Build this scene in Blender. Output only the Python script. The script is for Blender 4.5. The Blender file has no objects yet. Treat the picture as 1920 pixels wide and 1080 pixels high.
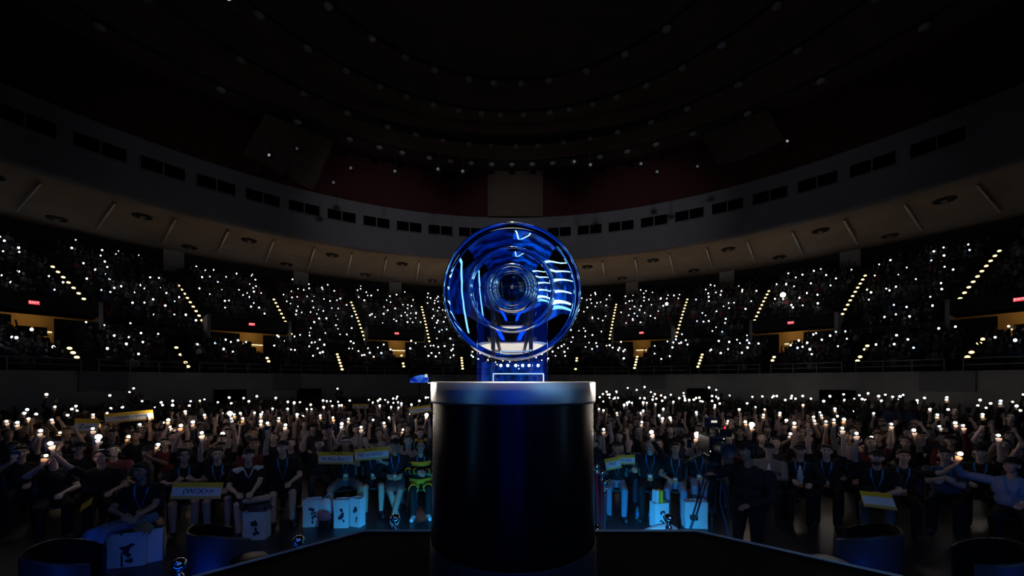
import bpy, bmesh, math, random
import numpy as np
from mathutils import Vector, Matrix, Quaternion
SC = bpy.context.scene
COL = SC.collection
rnd = random.Random(7)
PI = math.pi
# ------------------------------------------------------------------ camera, world, exposure
F = 700.0; EYE = 2.5; HOR = 714.0
cam_d = bpy.data.cameras.new('camera'); cam = bpy.data.objects.new('camera', cam_d); COL.objects.link(cam)
cam.location = (0, 0, EYE); cam.rotation_euler = (PI/2, 0, 0)
cam_d.sensor_width = 36; cam_d.lens = 36*F/1920; cam_d.shift_y = (HOR-540)/1920
cam_d.clip_start = 0.02; cam_d.clip_end = 200
SC.camera = cam
SC.view_settings.view_transform = 'Standard'; SC.view_settings.look = 'None'
SC.view_settings.exposure = 0; SC.view_settings.gamma = 1; SC.view_settings.use_curve_mapping = False
w = bpy.data.worlds.new('world'); SC.world = w; w.use_nodes = True
w.node_tree.nodes['Background'].inputs[0].default_value = (0.5, 0.42, 0.4, 1)
w.node_tree.nodes['Background'].inputs[1].default_value = 0.0006
SC.cycles.use_denoising = True
SC.cycles.max_bounces = 6; SC.cycles.diffuse_bounces = 2; SC.cycles.glossy_bounces = 4; SC.cycles.transmission_bounces = 6
SC.cycles.sample_clamp_indirect = 3.0
SC.cycles.use_light_tree = True

def light(name, kind, loc, energy, color, aim=None, size=.1, spot=None, blend=.5, parent=None, size_y=None):
    d = bpy.data.lights.new(name, kind); d.energy = energy; d.color = color
    if kind == 'AREA':
        d.size = size
        if size_y: d.shape = 'RECTANGLE'; d.size_y = size_y
    else: d.shadow_soft_size = size
    if spot: d.spot_size = math.radians(spot); d.spot_blend = blend
    o = bpy.data.objects.new(name, d); COL.objects.link(o); o.location = loc
    if aim is not None:
        o.rotation_euler = (Vector(aim)-Vector(loc)).to_track_quat('-Z', 'Y').to_euler()
    if parent: o.parent = parent
    return o

# cyan-blue light bars on the front face of the stage, thrown low over the floor towards the front row
for x, dx, en in ((-.9, -.9, 36), (.17, 0, 18), (1.25, 1.0, 36)):
    l_ = light('stage_front_glow', 'AREA', (x, 3.60, .72), en, (.02, .42, 1.0), (x+dx, 6.2, -.45), 1.0, size_y=.05); l_.data.spread = math.radians(66)
for sx in (-1, 1):      # added unseen neutral fill spots over the stage lip, aimed down at the front rows
    light('front_row_fill', 'SPOT', (sx*2.4, 2.4, 7.2), 60, (.92, .82, .95), (sx*2.7, 7.2, .9), .25, 56, 1.0)
# added unseen warm fill spots near the balcony front, aimed up under the soffit
CY = 5.3
def polar(a, r, z=0, cy=CY):        # a in degrees, 0 = straight ahead, positive to the right
    a = math.radians(a); return Vector((r*math.sin(a), cy+r*math.cos(a), z))
for a in range(-66, 67, 12):
    e = 210*max(.05, math.cos(math.radians(a*1.25)))**2.2
    light('soffit_fill', 'SPOT', polar(a, 29.2, 7.9), e, (1, .70, .42), polar(a, 33.5, 14.2), .3, 120, 1.0)
for a in (-44, -22, 0, 22, 44):        # added unseen neutral fill spots to brighten the balcony fascia
    light('fascia_fill', 'SPOT', polar(a*.6, 8, 19.5), 2000*(1-.8*(abs(a) > 40)), (.86, .88, 1), polar(a, 28.7, 15.6), .5, 42, 1.0)
# two unseen warm lamps added behind the pedestal to brighten its rim
light('rim_fill', 'SPOT', (-11.5, 20, 4.4), 26000, (1, .84, .66), (0, 2.05, 2.40), .35, 4.2, .8)
light('rim_fill', 'SPOT', (11.5, 20, 4.4), 26000, (1, .84, .66), (0, 2.05, 2.40), .35, 4.2, .8)
light('trophy_spot', 'SPOT', (0, 2.2, 7.5), 3000, (1, .90, .76), (0, 1.93, 2.5), .03, 10.8, .12)

# ------------------------------------------------------------------ materials
MATS = {}
def mat(name, color=(.5, .5, .5), rough=.6, metal=0, noise=.15, scale=8, bump=0, emit=None, strength=0, trans=0, ior=1.45, spec=.5, usecolor=False, coat=0, sample=True, varied=None):
    if name in MATS: return MATS[name]
    m = bpy.data.materials.new(name); m.use_nodes = True; nt = m.node_tree; N = nt.nodes; L = nt.links
    b = N['Principled BSDF']
    b.inputs['Roughness'].default_value = rough; b.inputs['Metallic'].default_value = metal
    b.inputs['Specular IOR Level'].default_value = spec; b.inputs['IOR'].default_value = ior
    b.inputs['Transmission Weight'].default_value = trans; b.inputs['Coat Weight'].default_value = coat
    b.inputs['Base Color'].default_value = (*color, 1)
    tc = N.new('ShaderNodeTexCoord')
    src = None
    if usecolor:
        oi = N.new('ShaderNodeObjectInfo'); src = oi.outputs['Color']
    elif varied:
        oi = N.new('ShaderNodeObjectInfo'); cr = N.new('ShaderNodeValToRGB'); L.new(oi.outputs['Random'], cr.inputs[0])
        e = cr.color_ramp; e.elements[0].color = (*varied[0], 1); e.elements[1].color = (*varied[-1], 1)
        for i, c in enumerate(varied[1:-1]):
            q = e.elements.new((i+1)/(len(varied)-1)); q.color = (*c, 1)
        src = cr.outputs[0]
    if noise or bump:
        nz = N.new('ShaderNodeTexNoise'); nz.inputs['Scale'].default_value = scale; nz.inputs['Detail'].default_value = 4
        L.new(tc.outputs['Object'], nz.inputs['Vector'])
    if noise and not trans:
        mx = N.new('ShaderNodeMix'); mx.data_type = 'RGBA'; mx.blend_type = 'MULTIPLY'
        mx.inputs['Factor'].default_value = noise
        if src: L.new(src, mx.inputs['A'])
        else: mx.inputs['A'].default_value = (*color, 1)
        L.new(nz.outputs['Fac'], mx.inputs['B']); L.new(mx.outputs['Result'], b.inputs['Base Color'])
    elif src: L.new(src, b.inputs['Base Color'])
    if bump:
        bp = N.new('ShaderNodeBump'); bp.inputs['Strength'].default_value = bump; bp.inputs['Distance'].default_value = .02
        L.new(nz.outputs['Fac'], bp.inputs['Height']); L.new(bp.outputs[0], b.inputs['Normal'])
    if emit:
        b.inputs['Emission Color'].default_value = (*emit, 1); b.inputs['Emission Strength'].default_value = strength
        if not sample: m.cycles.emission_sampling = 'NONE'
    MATS[name] = m; return m
M = dict(
 chrome=mat('chrome', (.82, .86, .92), .035, 1, 0), hubchrome=mat('hub_chrome', (.92, .84, .74), .08, 1, 0),  # cream reflection is painted into the hub tint
 darkglass=mat('dark_lens_glass', (.004, .006, .012), .04, 0, 0, spec=.8),
 acrylic=mat('clear_acrylic', (.97, .985, 1), .0, 0, 0, trans=1, ior=1.3),
 lip=mat('brushed_silver_band', (.50, .52, .56), .40, 1, .1, 60), 
 drum=mat('satin_black_drum', (.003, .003, .004), .27, 0, .2, 20, spec=.36),
 drumbase=mat('dark_steel_plinth', (.010, .014, .02), .5, .2, .2, 20),
 ptop=mat('cream_pedestal_top', (.80, .74, .64), .6, 0, .05, 12),
 stage=mat('black_stage_deck', (.0022, .0020, .0018), .75, 0, .5, 60, .15, spec=.12),
 edge=mat('stage_edge_metal', (.60, .58, .54), .6, .2, .2, 30),
 floor=mat('dark_arena_floor', (.028, .030, .036), .33, 0, .5, 2.2, .03),
 concrete=mat('dim_grey_concrete', (.30, .285, .27), .85, 0, .35, 1.4, .1),
 fascia=mat('grey_fascia_plaster', (.15, .145, .15), .85, 0, .25, .8, .06),
 soffit=mat('tan_soffit_plaster', (.30, .235, .17), .85, 0, .45, .45, .08),
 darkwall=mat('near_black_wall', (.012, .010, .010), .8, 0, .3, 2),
 redwall=mat('dark_red_curtain_wall', (.055, .0022, .0022), .85, 0, .4, 1.2),
 brownpanel=mat('brown_acoustic_panel', (.10, .07, .045), .8, 0, .4, 1.5),
 dome=mat('dark_dome_lining', (.10, .07, .05), .8, 0, .5, .6),
 void=mat('black_window_opening', (.001, .001, .001), .9, 0, .1, spec=0),
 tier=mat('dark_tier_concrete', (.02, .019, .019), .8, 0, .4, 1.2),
 rail=mat('grey_painted_rail', (.22, .21, .20), .45, .5, .1, 9),
 ochre=mat('ochre_corridor_wall', (.75, .47, .16), .8, 0, .2, 2),
 skin=mat('skin', rough=.55, noise=.12, scale=14, varied=[(.30, .17, .11), (.55, .36, .26), (.62, .43, .33), (.50, .32, .22), (.66, .47, .38)]),
 hair=mat('hair', rough=.6, noise=.5, scale=50, bump=.4, varied=[(.012, .008, .006), (.03, .018, .010), (.010, .008, .008), (.08, .04, .018), (.02, .012, .008)]),
 blond=mat('blond_hair', (.55, .33, .12), .6, 0, .4, 50, .4),
 shirt=mat('shirt_fabric', rough=.85, noise=.25, scale=25, bump=.15, usecolor=True),
 pants=mat('trouser_fabric', rough=.85, noise=.25, scale=25, bump=.15, varied=[(.012, .013, .018), (.03, .045, .08), (.015, .014, .014), (.05, .07, .11), (.02, .02, .025)]),
 denim=mat('blue_denim', (.16, .24, .36), .85, 0, .3, 40, .15), black=mat('black_fabric', (.007, .007, .009), .85, 0, .25, 25, .15),
 greycloth=mat('grey_fabric', (.10, .11, .13), .85, 0, .25, 25, .15), whitecloth=mat('white_fabric', (.62, .62, .62), .85, 0, .15, 25, .1),
 bluecloth=mat('pale_blue_fabric', (.20, .27, .42), .85, 0, .15, 25, .1), tancloth=mat('taupe_fabric', (.24, .20, .17), .85, 0, .2, 25, .1),
 shoe=mat('dark_shoe', (.02, .02, .025), .5, 0, .2), whiteshoe=mat('white_shoe', (.55, .55, .55), .5, 0, .2),
 eye=mat('eye_white', (.5, .5, .5), .3, 0, 0), iris=mat('iris', (.02, .012, .008), .2, 0, 0), lips=mat('lips', (.30, .10, .09), .5, 0, .1),
 teeth=mat('teeth', (.6, .58, .52), .35, 0, 0),
 lanyard=mat('cyan_lanyard_ribbon', (.02, .22, .55), .6, 0, .1), badge=mat('orange_badge_card', (.70, .22, .05), .5, 0, .3, 40),
 yellow=mat('yellow_card', (.95, .58, .03), .6, 0, .15, 20), tanpaper=mat('tan_card', (.60, .42, .16), .6, 0, .15, 20),
 paper=mat('white_paper', (.75, .78, .82), .6, 0, .08, 20), ink=mat('black_marker_ink', (.01, .012, .03), .6, 0, 0),
 bag=mat('white_paper_bag', (.78, .80, .82), .65, 0, .12, 9, .25), bagprint=mat('dark_bag_print', (.02, .03, .06), .6, 0, .2),
 phonebody=mat('black_phone_shell', (.01, .01, .012), .25, 0, 0), plastic=mat('black_plastic', (.008, .008, .009), .35, 0, .1, 20),
 gloss=mat('glossy_black_shell', (.045, .047, .06), .38, 0, .1, 5, spec=.4),
 rope=mat('red_velvet_rope', (.28, .006, .02), .8, 0, .3, 60, .2), pink=mat('pink_pouch_fabric', (.50, .10, .14), .7, 0, .2, 20),
 beeyellow=mat('yellow_plush', (.92, .45, .02), .9, 0, .25, 60, .3),
 bottle=mat('clear_bottle_plastic', (.75, .85, .95), .08, 0, 0, trans=.85, ior=1.33), cap=mat('blue_bottle_cap', (.03, .15, .6), .4, 0, 0),
 beige=mat('beige_table_top', (.45, .36, .26), .5, 0, .1), tabside=mat('white_drum_side', (.35, .38, .5), .5, 0, .15, 10),
 wood=mat('seat_shell', (.012, .011, .012), .5, 0, .2),
)
def emis(name, col, s, sample=False): return mat(name, (0, 0, 0), .5, 0, 0, emit=col, strength=s, sample=sample)
E = dict(flash=emis('lit_phone_flash', (1, .95, .88), 16), flashw=emis('lit_phone_flash_warm', (1, .70, .38), 18), flashb=emis('lit_phone_flash_blue', (.62, .80, 1), 14),
 stand=emis('distant_phone_flash', (.86, .91, 1), 9), standb=emis('distant_phone_flash_blue', (.42, .66, 1), 6), standy=emis('distant_phone_flash_yellow', (1, .8, .4), 6),
 step=emis('aisle_step_lamp', (1, .62, .20), 4.5), exit=emis('exit_sign_face', (.85, .05, .07), 1.0), exitw=emis('exit_sign_letters', (1, .75, .75), 1.2),
 tube=emis('cyan_white_led_tube', (.35, .72, 1), 3.6, True), tubev=emis('blue_led_tube', (.18, .55, 1), 2.0, True), ledwall=emis('blue_led_screen', (.0, .055, .60), 1.1, True), leddark=emis('dim_blue_led_screen', (.0, .02, .22), .6, True),
 ledmid=emis('bright_blue_led_screen', (.0, .16, 1), 1.15, True),
 whiteline=emis('edge_glint', (.45, .68, 1), 1.6), lamp=emis('reflection_dot', (.82, .90, 1), 4), bluepan=None, screen=None,  # edge line, dots and blue glow are painted trophy-stand reflections
 red=emis('red_indicator', (1, .02, .05), 2), green=emis('green_indicator', (.1, 1, .1), .6), view=emis('viewfinder_screen', (.9, .8, .7), .8), white=emis('white_lamp', (1, 1, 1), 6), slit=emis('corridor_strip_lamp', (1, .75, .4), 1.5),
 blueled=emis('blue_led_bar', (.0, .10, 1), 5, True))
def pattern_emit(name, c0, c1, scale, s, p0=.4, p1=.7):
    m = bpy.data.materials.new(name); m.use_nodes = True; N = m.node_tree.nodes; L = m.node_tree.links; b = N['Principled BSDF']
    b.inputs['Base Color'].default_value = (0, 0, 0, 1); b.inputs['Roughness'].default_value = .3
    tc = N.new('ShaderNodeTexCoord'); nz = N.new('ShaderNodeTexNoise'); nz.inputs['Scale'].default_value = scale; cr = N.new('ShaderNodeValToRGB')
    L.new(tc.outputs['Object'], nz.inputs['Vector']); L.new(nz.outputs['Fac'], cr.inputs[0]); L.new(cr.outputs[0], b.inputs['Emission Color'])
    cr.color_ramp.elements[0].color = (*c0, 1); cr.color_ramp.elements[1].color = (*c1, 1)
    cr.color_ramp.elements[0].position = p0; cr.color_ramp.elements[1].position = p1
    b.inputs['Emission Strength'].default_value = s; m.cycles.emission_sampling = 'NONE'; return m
E['bluepan'] = pattern_emit('blue_reflection_glow', (.0, .01, .10), (.0, .10, 1.0), 30, .35)
E['screen'] = pattern_emit('small_screen_picture', (.0, .01, .3), (.08, .35, 1), 1.3, 1.0)

# ------------------------------------------------------------------ mesh builder
class MB:
    def __init__(s): s.v = []; s.f = []; s.m = []; s.n = 0
    def add(s, vs, fs, mi=0):
        b = len(s.v); s.v.extend([tuple(v) for v in vs]); s.f.extend([[i+b for i in f] for f in fs]); s.m.extend([mi]*len(fs)); return s
    def box(s, c, d, mx=None, mi=0):
        c = Vector(c); hx, hy, hz = d[0]/2, d[1]/2, d[2]/2
        vs = [Vector((x, y, z)) for x in (-hx, hx) for y in (-hy, hy) for z in (-hz, hz)]
        vs = [(mx @ v if mx else v)+c for v in vs]
        return s.add(vs, [(0, 1, 3, 2), (4, 6, 7, 5), (0, 4, 5, 1), (2, 3, 7, 6), (0, 2, 6, 4), (1, 5, 7, 3)], mi)
    def loops(s, rings, closed=True, caps=True, mi=0):      # rings: lists of equal length
        n = len(rings[0]); vs = [p for r in rings for p in r]; fs = []
        for i in range(len(rings)-1):
            for j in range(n if closed else n-1):
                k = (j+1) % n; fs.append((i*n+j, i*n+k, (i+1)*n+k, (i+1)*n+j))
        if caps: fs.append(tuple(range(n-1, -1, -1))); fs.append(tuple(range((len(rings)-1)*n, len(rings)*n)))
        return s.add(vs, fs, mi)
    def lathe(s, prof, n=24, c=(0, 0, 0), axis='Z', caps=True, mi=0, arc=None):
        c = Vector(c); rings = []
        for r, h in prof:
            r = max(r, 1e-4); ring = []
            for j in range(n):
                a = 2*PI*j/n; x, y = r*math.cos(a), r*math.sin(a)
                ring.append(c+(Vector((x, y, h)) if axis == 'Z' else Vector((x, h, y)) if axis == 'Y' else Vector((h, x, y))))
            rings.append(ring)
        return s.loops(rings, True, caps, mi)
    def tube(s, path, rad, n=8, mi=0, caps=True):
        path = [Vector(p) for p in path]; k = len(path)
        rad = rad if isinstance(rad, (list, tuple)) else [rad]*k
        rings = []; up = Vector((0, 0, 1)); d0 = (path[1]-path[0]).normalized()
        if abs(d0.z) > .9: up = Vector((0, 1, 0))
        u = d0.cross(up).normalized()
        for i, p in enumerate(path):
            d = (path[min(i+1, k-1)]-path[max(i-1, 0)]).normalized()
            u = (u-d*u.dot(d)).normalized(); w_ = d.cross(u)
            rings.append([p+(u*math.cos(2*PI*j/n)+w_*math.sin(2*PI*j/n))*rad[i] for j in range(n)])
        return s.loops(rings, True, caps, mi)
    def caps(s, a, b, ra, rb, n=10, mi=0):         # tapered capsule
        a = Vector(a); b = Vector(b); d = b-a; L_ = max(d.length, 1e-5); d = d/L_
        path = []; rad = []
        for t in (-1, -.8, -.4): path.append(a+d*ra*t); rad.append(max(ra*math.sqrt(max(0, 1-t*t)), ra*.02))
        path.append(a); rad.append(ra); path.append(b); rad.append(rb)
        for t in (.4, .8, 1): path.append(b+d*rb*t); rad.append(max(rb*math.sqrt(max(0, 1-t*t)), rb*.02))
        u = d.orthogonal().normalized(); w_ = d.cross(u)
        return s.loops([[p+(u*math.cos(2*PI*j/n)+w_*math.sin(2*PI*j/n))*r for j in range(n)] for p, r in zip(path, rad)], True, True, mi)
    def ell(s, c, r, mx=None, n=12, k=8, mi=0):
        c = Vector(c); rings = []
        for i in range(k+1):
            t = -PI/2+PI*i/k; q = max(math.cos(t), .01)
            ring = [Vector((r[0]*q*math.cos(2*PI*j/n), r[1]*q*math.sin(2*PI*j/n), r[2]*math.sin(t))) for j in range(n)]
            rings.append([(mx @ p if mx else p)+c for p in ring])
        return s.loops(rings, True, True, mi)
    def prism(s, poly, z0, z1, mi=0):
        n = len(poly)
        return s.loops([[(x, y, z0) for x, y in poly], [(x, y, z1) for x, y in poly]], True, True, mi)
    def mesh(s, name, mats, smooth=False):
        me = bpy.data.meshes.new(name); me.from_pydata(s.v, [], s.f)
        for m in (mats if isinstance(mats, (list, tuple)) else [mats]): me.materials.append(m)
        me.polygons.foreach_set('material_index', s.m)
        if smooth: me.polygons.foreach_set('use_smooth', [True]*len(me.polygons))
        bm = bmesh.new(); bm.from_mesh(me); bmesh.ops.recalc_face_normals(bm, faces=bm.faces); bm.to_mesh(me); bm.free()
        return me
    def build(s, name, mats, parent=None, smooth=False, loc=None, bevel=0):
        o = bpy.data.objects.new(name, s.mesh(name, mats, smooth)); COL.objects.link(o)
        if parent: o.parent = parent
        if loc is not None: o.location = loc
        if bevel:
            b = o.modifiers.new('bevel', 'BEVEL'); b.width = bevel; b.segments = 2; b.limit_method = 'ANGLE'
        return o
def tag(o, label=None, cat=None, group=None, kind=None):
    if label: o['label'] = label
    if cat: o['category'] = cat
    if group: o['group'] = group
    if kind: o['kind'] = kind
    return o
def empty(name, loc=(0, 0, 0), rz=0):
    o = bpy.data.objects.new(name, None); COL.objects.link(o); o.location = loc; o.rotation_euler = (0, 0, rz); o.empty_display_size = .1; return o
def struct(o): o['kind'] = 'structure'; return o
def copy_tree(o, parent=None):
    c = o.copy(); COL.objects.link(c)
    if parent: c.parent = parent
    for ch in o.children: copy_tree(ch, c)
    return c
ONES = 'zeroth first second third fourth fifth sixth seventh eighth ninth tenth eleventh twelfth thirteenth fourteenth fifteenth sixteenth seventeenth eighteenth nineteenth'.split()
TENS = {20: 'twent', 30: 'thirt', 40: 'fort', 50: 'fift', 60: 'sixt', 70: 'sevent', 80: 'eight', 90: 'ninet'}
def nth(n):
    if n < 20: return ONES[n]
    t = n//10*10
    return TENS[t]+'ieth' if n % 10 == 0 else TENS[t]+'y-'+ONES[n % 10]
def at(px, py, y): return Vector(((px-960)/F*y, y, EYE+(HOR-py)/F*y))
def arc_ring(profile, a0, a1, step=1.5):    # revolve (r,z) list about the bowl axis over an arc in degrees, returns MB with open strip
    mb = MB(); n = int((a1-a0)/step)+1
    cols = [[polar(a0+(a1-a0)*i/(n-1), r, z) for r, z in profile] for i in range(n)]
    return mb.loops(cols, False, False)
def text_mesh(name, s, size, m, parent, loc, rot=(PI/2, 0, 0), ext=.002, sx=1.0):
    c = bpy.data.curves.new(name, 'FONT'); c.body = s; c.size = size; c.extrude = ext; c.align_x = 'CENTER'; c.align_y = 'CENTER'; c.resolution_u = 2
    t = bpy.data.objects.new(name, c); COL.objects.link(t)
    dg = bpy.context.evaluated_depsgraph_get(); me = bpy.data.meshes.new_from_object(t.evaluated_get(dg))
    bpy.data.objects.remove(t); me.materials.clear(); me.materials.append(m)
    o = bpy.data.objects.new(name, me); COL.objects.link(o); o.location = loc; o.rotation_euler = rot; o.scale = (sx, 1, 1); o.parent = parent
    return o

# ------------------------------------------------------------------ arena shell
struct(MB().lathe([(.01, 0), (50, 0), (50, -.1), (.01, -.1)], 64, (0, 5.3, 0), caps=False).build('floor', M['floor']))
A0, A1 = -112, 112
struct(arc_ring([(23, 0), (23, 2.95), (23.25, 2.95), (23.25, 2.65)], A0, A1).build('wall_arena', M['concrete']))
LOW_R0, LOW_Z0, LOW_S, LOW_D = 23.25, 2.65, .27, .82
UP_R0, UP_Z0, UP_S, UP_D = 30.35, 5.2, .536, .80
prof = [(LOW_R0, LOW_Z0)]
for k in range(8): prof += [(LOW_R0+LOW_D*(k+1), LOW_Z0+LOW_S*k), (LOW_R0+LOW_D*(k+1), LOW_Z0+LOW_S*(k+1))]
prof[-1] = (29.9, LOW_Z0+LOW_S*7)
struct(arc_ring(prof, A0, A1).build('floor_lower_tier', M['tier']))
def up_profile(k0):
    p = [(UP_R0+UP_D*k0, UP_Z0+UP_S*k0-.6), (UP_R0+UP_D*k0, UP_Z0+UP_S*k0)]
    for k in range(k0, 13): p += [(UP_R0+UP_D*(k+1), UP_Z0+UP_S*k), (UP_R0+UP_D*(k+1), UP_Z0+UP_S*(k+1))]
    return p+[(43, UP_Z0+UP_S*13)]
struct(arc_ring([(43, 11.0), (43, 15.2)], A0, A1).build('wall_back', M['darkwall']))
struct(arc_ring([(28.7, 13.5), (35.8, 13.6), (39, 13.95), (43.2, 14.5)], A0, A1).build('ceiling_soffit', M['soffit'], smooth=True))
struct(arc_ring([(29.1, 13.5), (28.7, 13.5), (28.62, 13.62), (28.62, 17.3), (28.8, 17.4), (29.6, 17.4)], A0, A1).build('wall_fascia', M['fascia']))
# red wall and dome: circles with drifting centres
mb = MB(); n = 96
circ = [(5.3, 29.3, 17.3), (5.3, 29.3, 21.6), (5.6, 28.6, 21.9)]
mb.loops([[(r*math.cos(2*PI*j/n), c+r*math.sin(2*PI*j/n), z) for j in range(n)] for c, r, z in circ], True, False)
struct(mb.build('wall_upper', M['redwall']))
mb = MB()
circ = [(5.6, 28.6, 21.9), (7.1, 26.0, 22.3), (7.3, 25.2, 23.0), (11, 21.8, 23.6), (11, 21.0, 24.2), (12.4, 17.9, 24.6), (12.4, 17.1, 25.1), (14.3, 13.2, 25.3), (14.3, 12.4, 25.7), (14.3, .1, 26.2)]
mb.loops([[(r*math.cos(2*PI*j/n), c+r*math.sin(2*PI*j/n), z) for j in range(n)] for c, r, z in circ], True, False)
struct(mb.build('ceiling', M['dome'], smooth=False))
# balcony front wall with doorway gaps
def az_of(px, py, zf, R0, lo=14, hi=70):
    d = Vector(((px-960)/F, 1, (HOR-py)/F)); best = None
    t = lo
    while t < hi:
        P = d*t; r = math.hypot(P.x, P.y-CY); z = EYE+P.z
        if r >= R0-.05:
            e = z-zf(r)
            if best is not None and best*e <= 0: break
            best = e
        t += .05
    return math.degrees(math.atan2(P.x, P.y-CY)), r
exit_px = [(63, 580), (472, 619), (744, 632), (1203, 629), (1483, 610), (1912, 563)]
def az_at_radius(px, R):
    k = (px-960)/F; A = 1+k*k; B = -2*CY; C_ = CY*CY-R*R; t = (-B+math.sqrt(B*B-4*A*C_))/(2*A)
    return math.degrees(math.atan2(k*t, t-CY))
PORT = [az_at_radius(p[0], 29.9) for p in exit_px]
HW = 4.6  # half width of a doorway opening in degrees
def strip_between(gaps, lo, hi):
    xs = [lo]+[v for g in gaps for v in (g-HW, g+HW)]+[hi]; return [(xs[i], xs[i+1]) for i in range(0, len(xs), 2)]
for i, (a, b) in enumerate(strip_between(PORT, A0, A1)):
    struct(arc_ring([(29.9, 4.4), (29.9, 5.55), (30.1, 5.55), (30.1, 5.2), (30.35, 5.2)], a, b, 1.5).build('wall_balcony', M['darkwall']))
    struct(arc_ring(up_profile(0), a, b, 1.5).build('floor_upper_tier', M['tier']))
for i, a in enumerate(PORT):
    struct(arc_ring([(32.7, 6.3), (29.9, 6.3), (29.9, 7.15), (32.7, 7.15)], a-HW, a+HW, 1).build('wall_balcony', M['darkwall']))
    struct(arc_ring(up_profile(3), a-HW, a+HW, 1.5).build('floor_upper_tier', M['tier']))
    for s in (-1, 1):
        b0 = a+s*HW; P0 = [polar(b0, r, z) for r, z in ((29.9, 4.4), (32.8, 4.4), (32.8, 7.2), (29.9, 7.2))]; P1 = [polar(b0+s*.35, r, z) for r, z in ((29.9, 4.4), (32.8, 4.4), (32.8, 7.2), (29.9, 7.2))]
        struct(MB().loops([P0, P1]).build('wall_corridor_side', M['concrete']))
    struct(arc_ring([(29.9, 4.54), (31.9, 4.54), (31.9, 6.3), (29.9, 6.3)], a-HW, a+HW, 1).build('wall_corridor', M['ochre']))
    for s in (-1, 1):
        struct(arc_ring([(29.92, 4.4), (29.92, 5.98), (30.1, 5.98), (30.1, 4.4)], a+(1.4 if s > 0 else -HW), a+(HW if s > 0 else -1.4), 1).build('wall_parapet', M['darkwall']))
    e = (1, 1.15, 1.2, .8, 1.3, .9)[i]
    light('corridor_lamp', 'POINT', polar(a, 30.9, 6.1), 7*e, (1, .66, .28), None, .15)
    o = empty('corridor_strip_light', polar(a+.3, 31.7, 5.35), -math.radians(a))
    tag(o, 'glowing horizontal strip lamp inside doorway, %s from the left of the stand' % nth(i+1), 'light', 'strip lamps in the stand doorways')
    MB().box((0, 0, 0), (1.5, .08, .07)).build('lamp', E['slit'], o); MB().box((0, .05, .06), (1.6, .1, .05)).build('housing', M['rail'], o)
    # exit sign
    s_ = empty('exit_sign', polar(a, 29.8, 6.72), -math.radians(a))
    tag(s_, 'red EXIT sign over the stand doorway, %s from the left' % nth(i+1), 'sign', 'exit signs in the stand')
    s_.scale = (.68, .68, .68)
    MB().box((0, .02, 0), (.62, .10, .34)).build('housing', M['plastic'], s_)
    MB().box((0, -.04, 0), (.56, .02, .29)).build('sign_face', E['exit'], s_)
    text_mesh('lettering', 'EXIT', .24, E['exitw'], s_, (0, -.055, 0))
# fascia windows
k = 1
for i in range(-12, 13):
    a = 5.35*i+3.2
    if abs(a) > 62: continue
    o = struct(empty('window_%d' % k, polar(a, 28.6, 15.88), -math.radians(a))); k += 1
    MB().box((-.54, .02, 0), (.98, .1, .78)).build('pane', M['void'], o); MB().box((.54, .02, 0), (.98, .1, .78)).build('pane', M['void'], o)
    fr = MB()
    for z in (-.42, .42): fr.box((0, -.01, z), (2.2, .1, .06))
    for x in (-1.07, 0, 1.07): fr.box((x, -.01, 0), (.07, .1, .8))
    fr.build('window_frame', M['fascia'], o)
# panels in front of the red wall
struct(MB().box((.3, 33.9, 19.4), (5.0, .5, 4.1)).build('trim_1', M['brownpanel']))
def slab(pts, y_off, m, name):
    vs = pts+[p+Vector((0, .3, 0)) for p in pts]
    o = MB().add(vs, [(3, 2, 1, 0), (4, 5, 6, 7), (0, 1, 5, 4), (1, 2, 6, 5), (2, 3, 7, 6), (3, 0, 4, 7)]).build(name, m); struct(o)
slab([at(498, 212, 26.5), at(622, 262, 29), at(583, 368, 30), at(432, 330, 27.5)], 0, M['brownpanel'], 'trim_2')
slab([at(1320, 252, 29), at(1440, 205, 26.5), at(1500, 318, 27.5), at(1372, 354, 30)], 0, M['brownpanel'], 'trim_3')

# pillars in the back wall band
for i, a in enumerate((-47, -33, -19.5, -6.5, 7, 20, 33.5, 47)):
    struct(MB().box((0, 0, 0), (1.4, .8, 3.6)).build('trim_%d' % (i+4), M['concrete'], None, loc=polar(a, 42.5, 13))).rotation_euler[2] = -math.radians(a)
# soffit fittings: radial tubes and ceiling vents
i = 0
for a in np.arange(-66, 67, 5.4):
    i += 1
    o = empty('soffit_tube_light', polar(a+1.0, 33.4, 13.42), -math.radians(a+1))
    tag(o, 'unlit radial tube light under the stand ceiling, %s from the left' % nth(i), 'light fitting', 'tube lights under the stand ceiling')
    MB().tube([(-.0, -3.4, -.13), (0, 3.3, -.06)], .045, 8).build('tube', mat('dead_tube_glass', (.8, .8, .8), .25, 0, 0), o, True)
    MB().box((0, 0, .0), (.16, 6.9, .05), Matrix.Rotation(.013, 3, 'X')).build('housing', M['soffit'], o)
i = 0
for a in np.arange(-63.3, 64, 5.4):
    i += 1
    for r, nm in (((31.6, 'front'),) if i % 2 else ((37.6, 'rear'),)):
        z = 13.5 if r < 33 else 13.72
        o = empty('ceiling_vent', polar(a+1, r, z), -math.radians(a+1))
        tag(o, 'dark round ceiling vent in the %s of the stand soffit, bay %s from the left' % (nm, nth(i)), 'vent', 'round vents under the stand ceiling')
        MB().lathe([(.52, .02), (.50, -.05), (.40, -.06), (.36, .0), (.01, .0)], 20).build('grille', M['darkwall'], o, True)
        MB().lathe([(.17, .0), (.16, -.10), (.10, -.14), (.01, -.14)], 16).build('deflector', M['rail'], o, True)
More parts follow.
